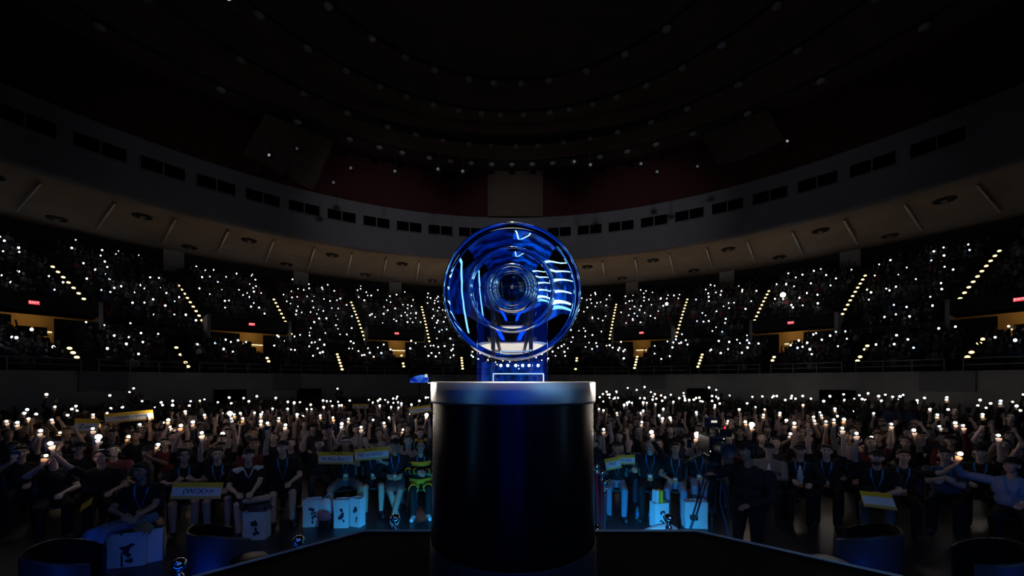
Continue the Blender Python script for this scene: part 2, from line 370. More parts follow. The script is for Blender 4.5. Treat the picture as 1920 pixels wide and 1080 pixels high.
# dome lamps on four rings
def ring_lamps(c, r, z, angs, name):
    t = MB(); pts = [(r*math.sin(math.radians(a)), c+r*math.cos(math.radians(a)), z+.28) for a in range(-100, 101, 4)]
    t.tube(pts, .09, 6); tag(t.build('ceiling_ring_pipe', M['darkwall']), 'dark curved ceiling pipe carrying the %s ring of lamps' % name, 'pipe', 'lamp ring pipes under the dome')
    proto = None
    L_ = sorted([a for a in angs if a < 0], reverse=True); R_ = sorted([a for a in angs if a >= 0])
    for side, lst in (('left', L_), ('right', R_)):
        for i, a in enumerate(lst):
            loc = (r*math.sin(math.radians(a)), c+r*math.cos(math.radians(a)), z)
            if proto is None:
                proto = empty('ceiling_downlight', loc)
                MB().lathe([(.02, .30), (.16, .24), (.30, .05), (.31, 0), (.25, -.01)], 14).build('shade', M['plastic'], proto, True)
                MB().ell((0, 0, 0), (.27, .27, .14)).build('glass', mat('lamp_glass', (.30, .30, .31), .3, 0, 0), proto, True); o = proto
            else: o = copy_tree(proto); o.location = loc
            tag(o, 'small unlit lamp on the %s dome ring, %s %s of centre' % (name, nth(i+1), side), 'ceiling lamp', 'lamps on the dome rings')
ring_lamps(14.3, 12.7, 24.0, [-72, -56, -44, -34, -25, -14, -6, 3, 12, 24, 36, 48, 62], 'innermost')
ring_lamps(12.4, 17.2, 23.6, [-70, -58, -49, -41, -33.5, -27, -20.5, -14, -8, -3, 3, 10, 15, 21, 27, 34, 42, 50, 60, 70], 'second')
ring_lamps(11, 21, 22.6, [-66, -54, -44, -36, -28, -22, -16, -10, -5, 1, 6, 12, 18, 24, 31, 38, 47, 56, 66], 'third')
ring_lamps(7.1, 25, 21.1, [-60, -48, -38, -30, -25, -21, -16, -12, -8, -4, 0, 4, 8, 12, 17, 22, 27, 33, 41, 50, 60], 'outermost')
# spotlight rigs hung before the red wall
i = 0
for px, py, bright in ((508, 294, 1), (560, 282, 0), (628, 345, 0), (742, 324, 0), (660, 318, 0), (822, 320, 0), (868, 324, 0), (1076, 306, 0), (1106, 312, 0), (1200, 310, 0), (1230, 325, 0), (1305, 315, 0), (1472, 268, 1), (1527, 243, 1), (437, 6, 3)):
    i += 1; P = at(px, py, 26 if bright < 3 else 14)
    o = empty('hanging_spotlight', P)
    tag(o, 'small %s spotlight hanging high up, %s from the left' % ('glinting' if bright else 'dark', nth(i)), 'spotlight', 'spotlights hung under the roof')
    MB().lathe([(.10, .18), (.14, .1), (.17, -.2), (.14, -.2)], 12, axis='Y').build('can', M['plastic'], o, True)
    MB().lathe([(.10, -.21), (.01, -.22)], 12, axis='Y').build('lens', {0: mat('dim_lens', (.3, .3, .3), .3, 0, 0, emit=(.8, .85, 1), strength=.04, sample=False), 1: mat('glowing_lens', (.5, .5, .5), .3, 0, 0, emit=(.85, .9, 1), strength=.28, sample=False), 3: E['white']}[bright], o)
    MB().tube([(0, 0, .1), (0, 0, 1.2)], .03, 6).build('hanger', M['plastic'], o)

# ------------------------------------------------------------------ stands: aisles, step lights, rails
def z_up(r): return UP_Z0+UP_S*max(0, (r-UP_R0))/UP_D
def z_lo(r): return LOW_Z0+LOW_S*max(0, (r-LOW_R0))/LOW_D
up_aisles = [((92, 500), (186, 600)), ((330, 534), (390, 626)), ((511, 562), (546, 632)), ((658, 570), (684, 642)), ((790, 577), (805, 645)), ((1156, 573), (1143, 640)), ((1290, 562), (1268, 636)), ((1444, 546), (1408, 622)), ((1625, 518), (1570, 614)), ((1876, 475), (1800, 568))]
low_aisles = [((120, 652), (146, 678)), ((322, 653), (357, 694)), ((494, 668), (512, 697)), ((628, 665), (644, 698)), ((749, 668), (761, 698)), ((864, 668), (868, 696)), ((1083, 668), (1079, 697)), ((1198, 664), (1189, 695)), ((1323, 655), (1308, 693)), ((1455, 670), (1448, 682)), ((1632, 652), (1605, 684)), ((1850, 640), (1811, 678))]
AIS = []
step0 = None
def step_light(P, a, label, grp):
    global step0
    if step0 is None:
        step0 = empty('aisle_step_light', P, -math.radians(a))
        MB().box((0, 0, 0), (.26, .08, .12)).build('housing', M['plastic'], step0)
        MB().ell((0, -.05, .02), (.095, .05, .07)).build('lamp', E['step'], step0, True); o = step0
    else: o = copy_tree(step0); o.location = P; o.rotation_euler = (0, 0, -math.radians(a))
    tag(o, label, 'step light', grp)
for tier, lst, zf, R0, S, D, K in (('upper', up_aisles, z_up, UP_R0, UP_S, UP_D, 13), ('lower', low_aisles, z_lo, LOW_R0, LOW_S, LOW_D, 7)):
    for i, (p0, p1) in enumerate(lst):
        a0, r0 = az_of(*p0, zf, R0); a1, r1 = az_of(*p1, zf, R0)
        r0 = min(r0, R0+D*K); r1 = max(r1, R0)
        if tier == 'lower': a0 = a1 = (a0+a1)/2
        AIS.append((tier, a0, r0, a1, r1)); c = 0
        r = r1+.1
        while r < r0+.05:
            k = int((r-R0)/D); t = 0 if abs(r0-r1) < .1 else (r-r1)/(r0-r1)
            if not (tier == 'lower' and rnd.random() < .15):
                c += 1; a = a1+(a0-a1)*t
                step_light(polar(a, r-.14, (UP_Z0 if tier == 'upper' else LOW_Z0)+S*(r-R0)/D+.15), a, 'warm step light, %s from the bottom of %s-tier aisle %s from left' % (nth(c), tier, nth(i+1)), 'step lights on the stand aisles')
            r += .62 if tier == 'upper' else .8
def railing(a0, a1, r, z, h, label, grp):
    mid = (a0+a1)/2; o = empty('guard_rail', polar(mid, r, z)); tag(o, label, 'railing', grp)
    base = polar(mid, r, z); n_ = max(3, int((a1-a0)/1.5))
    for hz, nm in ((h, 'top_rail'), (h*.5, 'middle_rail')):
        pts = [polar(a0+(a1-a0)*i/n_, r, z+hz)-base for i in range(n_+1)]; MB().tube(pts, .03, 6).build(nm, M['rail'], o)
    npst = max(3, int((a1-a0)/4)); proto = None
    for i in range(npst+1):
        p = polar(a0+(a1-a0)*i/npst, r, z)-base
        if proto is None: proto = MB().tube([(0, 0, 0), (0, 0, h)], .028, 6).build('post', M['rail'], o, loc=p)
        else: q = proto.copy(); COL.objects.link(q); q.location = p
edges = [-75]+[a for t, a, *_ in [x for x in AIS if x[0] == 'lower']]+[75]
for i in range(len(edges)-1):
    railing(edges[i]+.7, edges[i+1]-.7, 23.12, 2.95, .55, 'grey tube railing along the front of the lower stand, section %s from left' % nth(i+1), 'railings along the lower stand')
edges = [-75]+PORT+[75]
for i in range(len(edges)-1):
    railing(edges[i]+HW+.5, edges[i+1]-HW-.5, 30.0, 5.55, .35, 'thin railing above the balcony wall, section %s from left' % nth(i+1), 'railings along the balcony wall')
# pale panels and dark doors on the arena wall
for i, (px, wd, m, z0, z1, nm) in enumerate(((195, 1.6, 'fascia', 2.0, 2.93, 'wall_panel'), (540, 1.5, 'fascia', 1.9, 2.93, 'wall_panel'), (1225, 1.6, 'fascia', 1.9, 2.93, 'wall_panel'), (1775, 1.7, 'fascia', 2.0, 2.93, 'wall_panel'),
                                   (432, 1.5, 'void', .0, 2.0, 'door'), (580, 1.4, 'void', .0, 2.0, 'door'), (1570, 1.5, 'void', 0, 2.0, 'door'), (1310, 1.4, 'void', 0, 2.0, 'door'))):
    a = az_at_radius(px, 23)
    o = struct(MB().box((0, 0, (z0+z1)/2), (wd, .1, z1-z0)).build('door_%d' % (i-3) if nm == 'door' else 'trim_%d' % (i+20), M[m], loc=polar(a, 22.93, 0))); o.rotation_euler[2] = -math.radians(a)
# added red signs that stand in for exit-sign reflections in the trophy stand
for px, side in ((945, 'left'), (1003, 'right')):
    P = at(px, 708.5, 27.6)
    s_ = empty('exit_sign', P); tag(s_, 'red EXIT sign added for a reflection in the clear stand, %s one of two' % side, 'sign', 'added signs for the trophy stand reflections')
    MB().box((0, .02, 0), (.34, .06, .2)).build('housing', M['plastic'], s_); MB().box((0, -.02, 0), (.30, .02, .16)).build('sign_face', E['exit'], s_); text_mesh('lettering', 'EXIT', .13, E['exitw'], s_, (0, -.035, 0))
# blue screen left of the pedestal
o = empty('video_screen', at(786, 718, 24)); tag(o, 'small glowing blue screen just left of the pedestal top', 'screen')
MB().box((0, .06, .28), (1.35, .1, .62)).build('frame', M['plastic'], o)
sh = [(-.62, .02), (-.6, .24), (-.3, .42), (.1, .52), (.55, .5), (.62, .3), (.55, .02)]
b_ = MB(); b_.loops([[(x, y_, z) for x, z in sh] for y_ in (0, .02)]); b_.build('picture', E['screen'], o)
MB().box((.45, -.02, .46), (.16, .02, .2)).build('bright_caption', E['view'], o); MB().tube([(0, .06, -.05), (0, .06, -2.3)], .05).build('pole', M['plastic'], o)
MB().box((.72, -.05, -.0), (.3, .02, .08)).build('lower_caption', E['view'], o)

# ------------------------------------------------------------------ stage and pedestal
poly = [(-1.38, 3.49), (1.72, 3.49), (2.46, 2.92), (6.0, .2), (6.0, -9), (-6, -9), (-6, -.8), (-2.0, 2.92)]
poly = [(-1.38, 3.49), (1.72, 3.49), (5.8, .35), (5.8, -9), (-5.8, -9), (-5.8, -.55)]
struct(MB().prism(poly, 0.0, 1.095).build('floor_stage', M['stage']))
ed = MB()
for (a, b) in ((poly[5], poly[0]), (poly[0], poly[1]), (poly[1], poly[2])):
    A = Vector((*a, 1.092)); B = Vector((*b, 1.092)); d = B-A; ang = math.atan2(d.y, d.x)
    ed.box((A+B)/2, (d.length+.02, .022, .028), Matrix.Rotation(ang, 3, 'Z'))
struct(ed.build('trim_30', M['edge']))
# blue LED bars fixed under the stage edge on the slanting sides
for s, (a, b) in (('left', (poly[5], poly[0])), ('right', (poly[2], poly[1]))):
    A = Vector((*a, .55)); B = Vector((*b, .55)); d = (B-A); nrm = Vector((d.y, -d.x, 0)).normalized()*(-1)
    if nrm.y < 0: nrm = -nrm
    mid = A+d*(.64 if s == 'left' else .36)+nrm*.06
    o = MB().box((0, 0, 0), (2.6, .05, .05), Matrix.Rotation(math.atan2(d.y, d.x), 3, 'Z')).build('stage_light_bar', E['blueled'], loc=mid+Vector((0, 0, .0)))
    tag(o, 'blue light bar fixed along the %s slanting face of the stage' % s, 'light bar', 'blue bars under the stage edge')
    light('stage_bar_glow', 'AREA', mid+nrm*.05+Vector((0, 0, .0)), 4, (.0, .07, 1), mid+nrm*1.2+Vector((0, 0, -.6)), 2.4, size_y=.06).data.spread = math.radians(85)
o = MB().box((.17, 3.53, .72), (3.0, .05, .06)).build('stage_light_bar', emis('cyan_led_bar', (.03, .42, 1), 3)); tag(o, 'cyan light bar fixed along the straight front face of the stage', 'light bar', 'blue bars under the stage edge')
PD = 2.05; PT = 2.496
ped = empty('pedestal', (.006, PD, 1.095)); tag(ped, 'tall round black pedestal with silver top band carrying the trophy', 'pedestal')
z_ = lambda z: z-1.095
MB().lathe([(.40, z_(2.388)), (.4395, z_(2.388)), (.441, z_(2.40)), (.441, z_(2.489)), (.438, z_(2.494)), (.434, z_(2.496)), (.38, z_(2.496))], 160, caps=False).build('top_band', M['lip'], ped, True)
MB().lathe([(.436, z_(2.4945)), (.01, z_(2.4945))], 96, caps=False).build('top_surface', M['ptop'], ped)
MB().lathe([(.430, z_(2.39)), (.432, z_(2.1)), (.440, z_(1.70)), (.4405, z_(1.675)), (.40, z_(1.67))], 160, caps=False).build('drum', M['drum'], ped, True)
MB().lathe([(.442, z_(1.672)), (.446, z_(1.66)), (.452, z_(1.2)), (.452, 0), (.01, 0)], 128, caps=False).build('plinth', M['drumbase'], ped, True)

# ------------------------------------------------------------------ trophy
tr = empty('trophy', (.0, PD, PT)); tag(tr, 'large polished chrome disc trophy with round hub on clear stand', 'trophy')
ZC = (HOR-545)/F*PD   # centre height above pedestal top
u = PD/F
def ylathe(name, prof, m, n=200):
    return MB().lathe([(r*u, y) for r, y in prof], n, (0, 0, ZC), 'Y', False).build(name, m, tr, True)
# profile radii in image pixels at the disc plane, y negative = towards the stage
dish = []
for i in range(17):
    t = i/16; r = 79+(124.6-79)*t
    dish.append((r, -.040+.129*(.12*t+.26*t*t)))
ylathe('rim', [(124.6, .001), (124.8, -.012), (126.0, -.020), (127.4, -.020), (128.4, -.016), (129.6, -.012), (130.2, -.006), (130.2, .006), (129, .016), (124, .022), (118, .024)], M['chrome'])
ylathe('dish', dish, M['chrome'])
ylathe('ridge_ring', [(79.5, -.039), (79, -.046), (77.5, -.052), (75.5, -.052), (74, -.046), (73.5, -.038)], M['chrome'])
ylathe('inner_dish', [(74+(45-74)*t, -.039-.085*((.10*t+.225*(1-(1-t)**2)))) for t in [i/14 for i in range(15)]], M['chrome'])
ylathe('back_shell', [(125, .022), (100, .05), (60, .075), (30, .085), (.1, .088)], M['chrome'], 120)
ylathe('hub', [(45, -.062), (45, -.072), (44.2, -.082), (42.6, -.090), (40.2, -.0935), (37.8, -.090), (36.2, -.082), (35.6, -.074), (34.6, -.074), (33.8, -.082), (32.4, -.088), (30.6, -.0885), (29.0, -.084), (28.2, -.077), (27.4, -.077), (26.6, -.082), (25.6, -.080), (25, -.070)], M['hubchrome'])
ylathe('lens', [(25.5, -.070), (22, -.080), (14, -.087), (6, -.090), (.1, -.0905)], M['darkglass'])
ylathe('lens_stud', [(3.4, -.089), (3.0, -.097), (1.5, -.101), (.1, -.102)], M['hubchrome'], 32)
def rounded(x0, x1, z0, z1, r, n=6):
    pts = [(x0, z0), (x1, z0)]
    for i in range(n+1): a = PI/2*i/n; pts.append((x1-r+r*math.cos(a), z1-r+r*math.sin(a)))
    for i in range(n+1): a = PI/2+PI/2*i/n; pts.append((x0+r+r*math.cos(a), z1-r+r*math.sin(a)))
    return pts
def plate(name, pts, y0, y1, m, bev=.0015):
    o = MB().loops([[(x, y, z) for x, z in pts] for y in (y0, y1)]).build(name, m, tr, bevel=bev); return o
plate('front_plate', rounded(-.179, .182, 0, .487, .022), -.142, -.134, M['acrylic'])
for x in (-.0975, .0975):
    MB().box((x, -.118, .19), (.020, .030, .376)).build('support_fin', mat('frosted_acrylic', (.85, .90, .97), .05, 0, 0, trans=.96, ior=1.15), tr, bevel=.001)
plate('back_plate', rounded(-.150, .155, 0, .130, .012), .105, .113, M['acrylic'])
MB().box((.002, .14, .058), (.36, .008, .112)).build('blue_reflection_panel', E['bluepan'], tr)  # painted blue glow of reflections in the acrylic, not a real panel
for x in (940, 953, 968, 981, 993, 1010):  # painted dots for stage lights reflected in the acrylic
    MB().ell(((x-961)*u*1.06, .128, (HOR-684)*u*1.06), (.0088, .005, .0088)).build('large_reflection_dot', E['lamp'], tr, True)
for x, y in ((944, 675), (930, 678), (933, 682), (973, 684), (974, 690), (957, 677), (1017, 674), (916, 674)):  # smaller painted dots of the same reflections
    MB().ell(((x-961)*u*1.06, .129, (HOR-y)*u*1.06), (.0034, .003, .0034)).build('small_reflection_dot', E['lamp'], tr, True)
fr = MB(); 
fr.box((.033, -.12, .0405), (.262, .004, .0045)); fr.box((-.0965, -.12, .020), (.0045, .004, .040)); fr.box((.1625, -.12, .020), (.0060, .004, .040))
fr.build('base_edge_glint', E['whiteline'], tr)  # painted reflection line along the edges of the stand base
arch = rounded(-.083, .093, 0, .0345, .012); inner = rounded(-.080, .090, -.001, .0315, .010)
fr = MB(); n_ = len(arch)
for y in (-.115,):
    ring = [[(x, y, z) for x, z in arch], [(x, y, z) for x, z in inner]]; fr.loops(ring, False, False)
    ring = [[(x, y+.02, z) for x, z in arch], [(x, y+.02, z) for x, z in inner]]; fr.loops(ring, False, False)
fr.build('base_bridge', M['chrome'], tr)

# ------------------------------------------------------------------ stage set behind the camera (seen only mirrored in the trophy)
# positions are given about the trophy: (x, y, z) measured from the disc centre and halved
def sp(x, y, z): return Vector((x*.5, 2.05+(y-2.05)*.5, 3.0+(z-3.0)*.5))
def led(name, c, d, m, label, cat='screen', grp=None, tilt=0):
    o = MB().box((0, 0, 0), (d[0]*.5, max(.03, d[1]*.5), max(.02, d[2]*.5))).build(name, m, loc=sp(*c)); tag(o, label, cat, grp); o.rotation_euler = (0, -math.radians(tilt), 0)
    return o
WALLM = pattern_emit('led_wall_picture', (.0, .003, .045), (.0, .09, .85), .9, .85, .45, .60)
WALLM2 = pattern_emit('led_wall_picture_dim', (.0, .0015, .03), (.0, .02, .30), .9, .8, .42, .65)
for m_ in (WALLM, WALLM2): m_.cycles.emission_sampling = 'AUTO'
led('led_wall', (6.1, -6.5, 5.4), (12.0, .15, 7.4), WALLM, 'bright blue screen wall behind the camera at the right', 'screen')
led('led_wall', (-6.2, -6.4, 5.4), (12.0, .15, 7.4), WALLM2, 'dim navy screen wall behind the camera at the left', 'screen')
h_ = led('led_header', (2.2, -2.4, 8.9), (4.2, 6.4, .12), WALLM, 'bright blue header panel hung over the right of the stage', 'screen')
h_ = led('led_header', (-2.25, -2.4, 9.1), (4.6, 6.4, .12), WALLM2, 'dim navy header panel hung over the left of the stage', 'screen')
def mirror(zx, zy):     # where a ray mirrored in the dish goes; used to hang the tubes where the photo mirrors them
    px, py = 790+zx/3.176, 390+zy/3.176; ox, oz = (px-961)*u, (545-py)*u; r = math.hypot(ox, oz); t = min(1, max(0, (r/u-79)/45.6)); sl = .1290/.1336*(.12+.52*t)
    n_ = Vector((sl*ox/r, -1, sl*oz/r)).normalized(); P = Vector((ox, PD-.03, PT+ZC+oz)); d = (P-Vector((0, 0, EYE))).normalized(); return P, d-2*d.dot(n_)*n_
def hit_y(p, y): P, d = mirror(*p); return P+d*((y-P.y)/d.y)
def hit_z(p, z): P, d = mirror(*p); return P+d*((z-P.z)/d.z)
def tube_led(pts, r, m, label, grp=None):
    c = pts[0].copy(); o = MB().tube([p-c for p in pts], r, 8).build('led_tube', m, loc=c); tag(o, label, 'light tube', grp)
led('reflection_wing', (9.6, -2.9, 5.6), (.15, 6.6, 8.2), WALLM2, 'navy glow panel added at right behind the camera for the trophy reflection', 'screen')  # side panels added to fill dark gaps in the dish reflection
led('reflection_wing', (-9.6, -2.9, 5.6), (.15, 6.6, 8.2), WALLM2, 'navy glow panel added at left behind the camera for the trophy reflection', 'screen')
RT = [[(735, 330), (765, 325), (830, 332), (885, 325)], [(757, 378), (800, 385), (900, 380)], [(780, 441), (905, 435)], [(785, 505), (895, 508)], [(780, 570), (892, 572)]]
for i, ln in enumerate(RT[::-1]):
    tube_led([hit_y(p, .30) for p in ln], .028 if i else .05, E['tube'], 'cyan light tube right of the stage, %s from the bottom' % nth(i+1), 'light tubes at the right of the stage')
tube_led([hit_y(p, .30) for p in ((785, 598), (895, 608))], .055, E['tubev'], 'thick soft blue tube low at the right of the stage')
tube_led([hit_y(p, .75) for p in ((855, 215), (905, 330), (922, 460), (912, 600), (868, 715))], .035, E['tube'], 'long bowed cyan tube at the far right of the stage')
tube_led([hit_y(p, .42) for p in ((222, 262), (228, 292), (246, 330), (250, 450), (258, 560), (270, 650), (285, 740))], [.10, .10, .075, .075, .06, .06, .06], E['tubev'], 'tall thick pale blue tube left of the stage')
tube_led([hit_z(p, 5.6) for p in ((435, 122), (560, 122), (572, 150), (582, 195), (600, 193), (645, 165), (662, 125))], .022, E['tube'], 'jagged zigzag cyan tube hung high over the stage')
for x in (-1.0, .78):
    led('led_tube', (x, -5.0, 1.7), (.42, .06, 5.0), emis('deep_blue_led_tube', (.0, .05, 1), 1.8, True), 'vertical deep blue light tube behind the camera, %s' % ('left one' if x < 0 else 'right one'), 'light tube', 'deep blue tubes at the stage back')
# ------------------------------------------------------------------ figures
def ik(s, w_, pole, l1, l2):
    s = Vector(s); w_ = Vector(w_); d = w_-s; L_ = d.length
    if L_ > l1+l2-.004: d = d*((l1+l2-.004)/L_); L_ = l1+l2-.004; w_ = s+d
    a = (l1*l1-l2*l2+L_*L_)/(2*L_); h = math.sqrt(max(0, l1*l1-a*a)); dn = d/L_
    p = Vector(pole)-dn*Vector(pole).dot(dn); p.normalize()
    return s+dn*a+p*h, w_
class Fig: pass
def make_prims(stand=False, lw=(-.25, -.35, 1.3), rw=(.25, -.35, 1.3), lphone=False, rphone=False, yaw=0, pitch=8, roll=0, hair='short', legs='normal', lean=0, twist=0, sleeves='short', shorts=False, bulk=1.0, female=False, beard=False, lgrip=False, rgrip=False):
    """returns Fig: list of (region, fn(mb), seg) ; regions: skin shirt pants hair shoe"""
    f = Fig(); P = []; f.prims = P
    def cap(reg, a, b, ra, rb): P.append((reg, Vector(a), Vector(b), ra, rb, None))
    def ell(reg, c, r, mx=None): P.append((reg, Vector(c), Vector(c), min(r), max(r), (Vector(r), mx)))
    pel = Vector((0, .02, .93)) if stand else Vector((0, .06, .56))
    R = Matrix.Rotation(math.radians(lean), 3, 'X') @ Matrix.Rotation(math.radians(twist), 3, 'Z')
    T = lambda x, y, z: pel + R @ Vector((x, y, z))
    b = bulk
    # torso
    ell('pants', T(0, 0, 0), (.165*b, .115*b, .11), R)
    ell('shirt', T(0, -.005, .14), (.155*b, .115*b, .15), R); ell('shirt', T(0, 0, .30), (.180*b, .115*b, .17), R)
    cap('shirt', T(-.12, .01, .415), T(.12, .01, .415), .062, .062)
    cap('shirt', T(-.06, .015, .45), T(.06, .015, .45), .05, .05)
    if female: ell('shirt', T(-.07, -.085, .29), (.06, .06, .06), R); ell('shirt', T(.07, -.085, .29), (.06, .06, .06), R)
    f.chest = T(0, -.118*b, .30); f.neckp = T(0, -.02, .47); f.R = R; f.pel = pel; f.T = T
    cap('skin', T(0, .02, .44), T(0, -.005, .56), .058, .052)
    # head
    H = Matrix.Rotation(math.radians(yaw), 3, 'Z') @ Matrix.Rotation(math.radians(-pitch), 3, 'X') @ Matrix.Rotation(math.radians(roll), 3, 'Y') @ R
    hc = T(0, -.015, .665); f.hc = hc; f.H = H
    h = lambda x, y, z: hc + H @ Vector((x, y, z))
    f.h = h
    ell('skin', h(0, .005, .025), (.076, .092, .095), H); ell('skin', h(0, -.030, -.045), (.060, .062, .068), H)
    ell('skin', h(0, -.055, -.088), (.030, .026, .024), H); cap('skin', h(0, -.088, .01), h(0, -.105, -.028), .010, .015)
    cap('skin', h(-.045, -.078, .032), h(.045, -.078, .032), .014, .014)
    for s in (-1, 1): ell('skin', h(s*.079, .008, -.005), (.012, .022, .033), H); ell('skin', h(s*.042, -.065, -.028), (.022, .02, .022), H)
    if hair in ('short', 'long', 'bob', 'cap'):
        ell('hair', h(0, .022, .042), (.085, .094, .088), H); ell('hair', h(0, .045, .0), (.080, .075, .085), H)
        if hair != 'cap': cap('hair', h(-.045, -.062, .082), h(.045, -.062, .084), .026, .026)
    if hair in ('long', 'bob'):
        z0 = -.25 if hair == 'long' else -.10
        for s in (-1, 1): cap('hair', h(s*.075, .02, .02), h(s*.088, .03, z0), .030, .026)
        cap('hair', h(0, .085, .02), h(0, .09, z0), .05, .05)
    if hair == 'curly':
        for i in range(16):
            a = i*2.4; z = .02+.085*((i*7) % 16)/16; q = math.sqrt(max(0, 1-(z/.13)**2)); ell('hair', h(.085*q*math.cos(a), .02+.085*abs(q)*math.sin(a)*(1 if math.sin(a) > 0 else .75), z), (.032, .032, .032))
        ell('hair', h(0, .02, .045), (.086, .095, .088), H)
    if hair == 'cap':
        ell('cap', h(0, .012, .062), (.089, .103, .070), H); ell('cap', h(0, -.115, .050), (.066, .062, .009), H @ Matrix.Rotation(.18, 3, 'X'))
    if beard: ell('hair', h(0, -.045, -.082), (.056, .054, .040), H)
    # legs
    f.feet = []
    for s in (-1, 1):
        hip = T(s*.09, 0, -.02)
        if stand: knee = Vector((s*.11, -.02, .50)); ank = Vector((s*.13, .03, .09)); toe = Vector((s*.15, -.13, .035))
        else:
            kx, ky, ax, ay = .14, -.42, .13, -.40
            if legs == 'wide': kx, ax = .24, .18
            if legs == 'close': kx, ax = .075, .08
            knee = Vector((s*kx, ky, .53)); ank = Vector((s*ax, ay, .09))
            if legs == 'crossed': knee = Vector((s*.08, ky-.06, .50)); ank = Vector((-s*.045, ay-.26-.07*s, .095))
            if legs == 'ankle': 
                if s > 0: knee = Vector((.26, -.32, .56)); ank = Vector((-.10, -.42, .58))
            if legs == 'side': knee = Vector((s*.06-.42, -.18, .54)); ank = Vector((s*.06-.62, -.28, .09)); 
            toe = ank+Vector((s*.03, -.16, -.05))
        th, ca = .082*b, .056*b
        if shorts:
            mid = hip.lerp(knee, .78); cap('pants', hip, mid, th+.008, th-.004); cap('skin', mid, knee, th-.018, .058); cap('skin', knee, knee.lerp(ank, .35), .055, .056)
            cap('skin', knee.lerp(ank, .35), ank, .055, .036)
        else:
            cap('pants', hip, knee, th, .062); cap('pants', knee, knee.lerp(ank, .35), .060, .060); cap('pants', knee.lerp(ank, .35), ank, .060, .048)
        cap('shoe', ank+Vector((0, .03, -.045)), toe, .042, .040); cap('shoe', ank, ank+Vector((0, .0, -.04)), .042, .045)
        f.feet.append((ank, toe))
    # arms
    f.hands = []
    for s, wt, ph, gr in ((-1, lw, lphone, lgrip), (1, rw, rphone, rgrip)):
        sh = T(s*.185*b, .015, .40); wt = Vector(wt)
        up = wt.z > sh.z+.05
        el, wr = ik(sh, wt, (s*.9, .1 if up else .35, -.6), .285, .255)
        sl = .62 if sleeves == 'short' else 1
        cap('shirt', sh, sh.lerp(el, .6), .062*b, .056*b)
        if sleeves == 'short': cap('skin', sh.lerp(el, .5), el, .045, .040); cap('skin', el, el.lerp(wr, .3), .041, .042); cap('skin', el.lerp(wr, .3), wr, .041, .027)
        else: cap('shirt', sh.lerp(el, .5), el, .056, .050); cap('shirt', el, wr, .050, .038); cap('skin', wr.lerp(el, .1), wr, .028, .027)
        d = (wr-el).normalized()
        if ph: d = (d*.5+Vector((0, -.05, 1))*.7).normalized()
        n_ = Vector((0, 1, 0)) if ph else Vector((-s*.3, 0, -1)) if not up else Vector((0, -1, 0))
        if gr: n_ = Vector((0, 1, 0)); 
        if not ph and not up and wr.z < 1.0: d = (Vector((-s*.35, -.8, -.25))).normalized()
        if gr: d = (Vector((-s*.6, 0, .5))).normalized()
        n_ = (n_-d*n_.dot(d)).normalized(); u_ = d.cross(n_)*1.0
        if u_.x*s > 0: u_ = -u_      # thumb side points inward
        pc = wr+d*.05
        cap('skin', wr+d*.012, wr+d*.075+u_*.018, .025, .018); cap('skin', wr+d*.012, wr+d*.080-u_*.018, .024, .017); cap('skin', wr+d*.02, wr+d*.08, .022, .018)
        for i, (o_, ln) in enumerate(((.030, .068), (.010, .076), (-.010, .070), (-.030, .054))):
            b0 = wr+d*.085+u_*o_; curl = .9 if (ph or gr) else .35
            m1 = b0+(d*1.0+u_*o_*4+n_*.35*curl).normalized()*ln*.52; m2 = m1+(d*(1-curl*.8)+n_*(.4+curl)+u_*o_*2).normalized()*ln*.5
            cap('skin', b0, m1, .0100, .0092); cap('skin', m1, m2, .0092, .0080)
        t0 = wr+d*.03+u_*.030; t1 = t0+(d*.7+u_*.8+n_*.3).normalized()*.042; t2 = t1+(d*.8+n_*.6).normalized()*.034
        cap('skin', t0, t1, .0125, .0105); cap('skin', t1, t2, .0105, .009)
        f.hands.append((wr, d, n_, u_, el))
    f.phone = None
    for k, ph in ((0, lphone), (1, rphone)):
        if ph: wr, d, n_, u_, _ = f.hands[k]; f.phone = (wr+d*.115+n_*.026, d, n_, u_); f.flash = wr+d*.175+n_*.018
    return f
REG = ['skin', 'shirt', 'pants', 'hair', 'shoe', 'cap']
def prim_mesh(mb, p, infl=0, n=10):
    reg, a, b, ra, rb, e = p
    if e is None: mb.caps(a, b, ra+infl, rb+infl, n)
    else: r, mx = e; mb.ell(a, (r.x+infl, r.y+infl, r.z+infl), mx, n+2, 8)
def remesh(prims, voxel, infl=0, smooth=3):
    mb = MB()
    for p in prims: prim_mesh(mb, p, infl)
    me = mb.mesh('tmp', M['skin']); o = bpy.data.objects.new('tmp', me); COL.objects.link(o)
    r = o.modifiers.new('r', 'REMESH'); r.mode = 'VOXEL'; r.voxel_size = voxel
    if smooth: sm = o.modifiers.new('s', 'SMOOTH'); sm.factor = .5; sm.iterations = smooth
    dg = bpy.context.evaluated_depsgraph_get(); out = bpy.data.meshes.new_from_object(o.evaluated_get(dg))
    bpy.data.objects.remove(o); bpy.data.meshes.remove(me)
    out.polygons.foreach_set('use_smooth', [True]*len(out.polygons)); return out
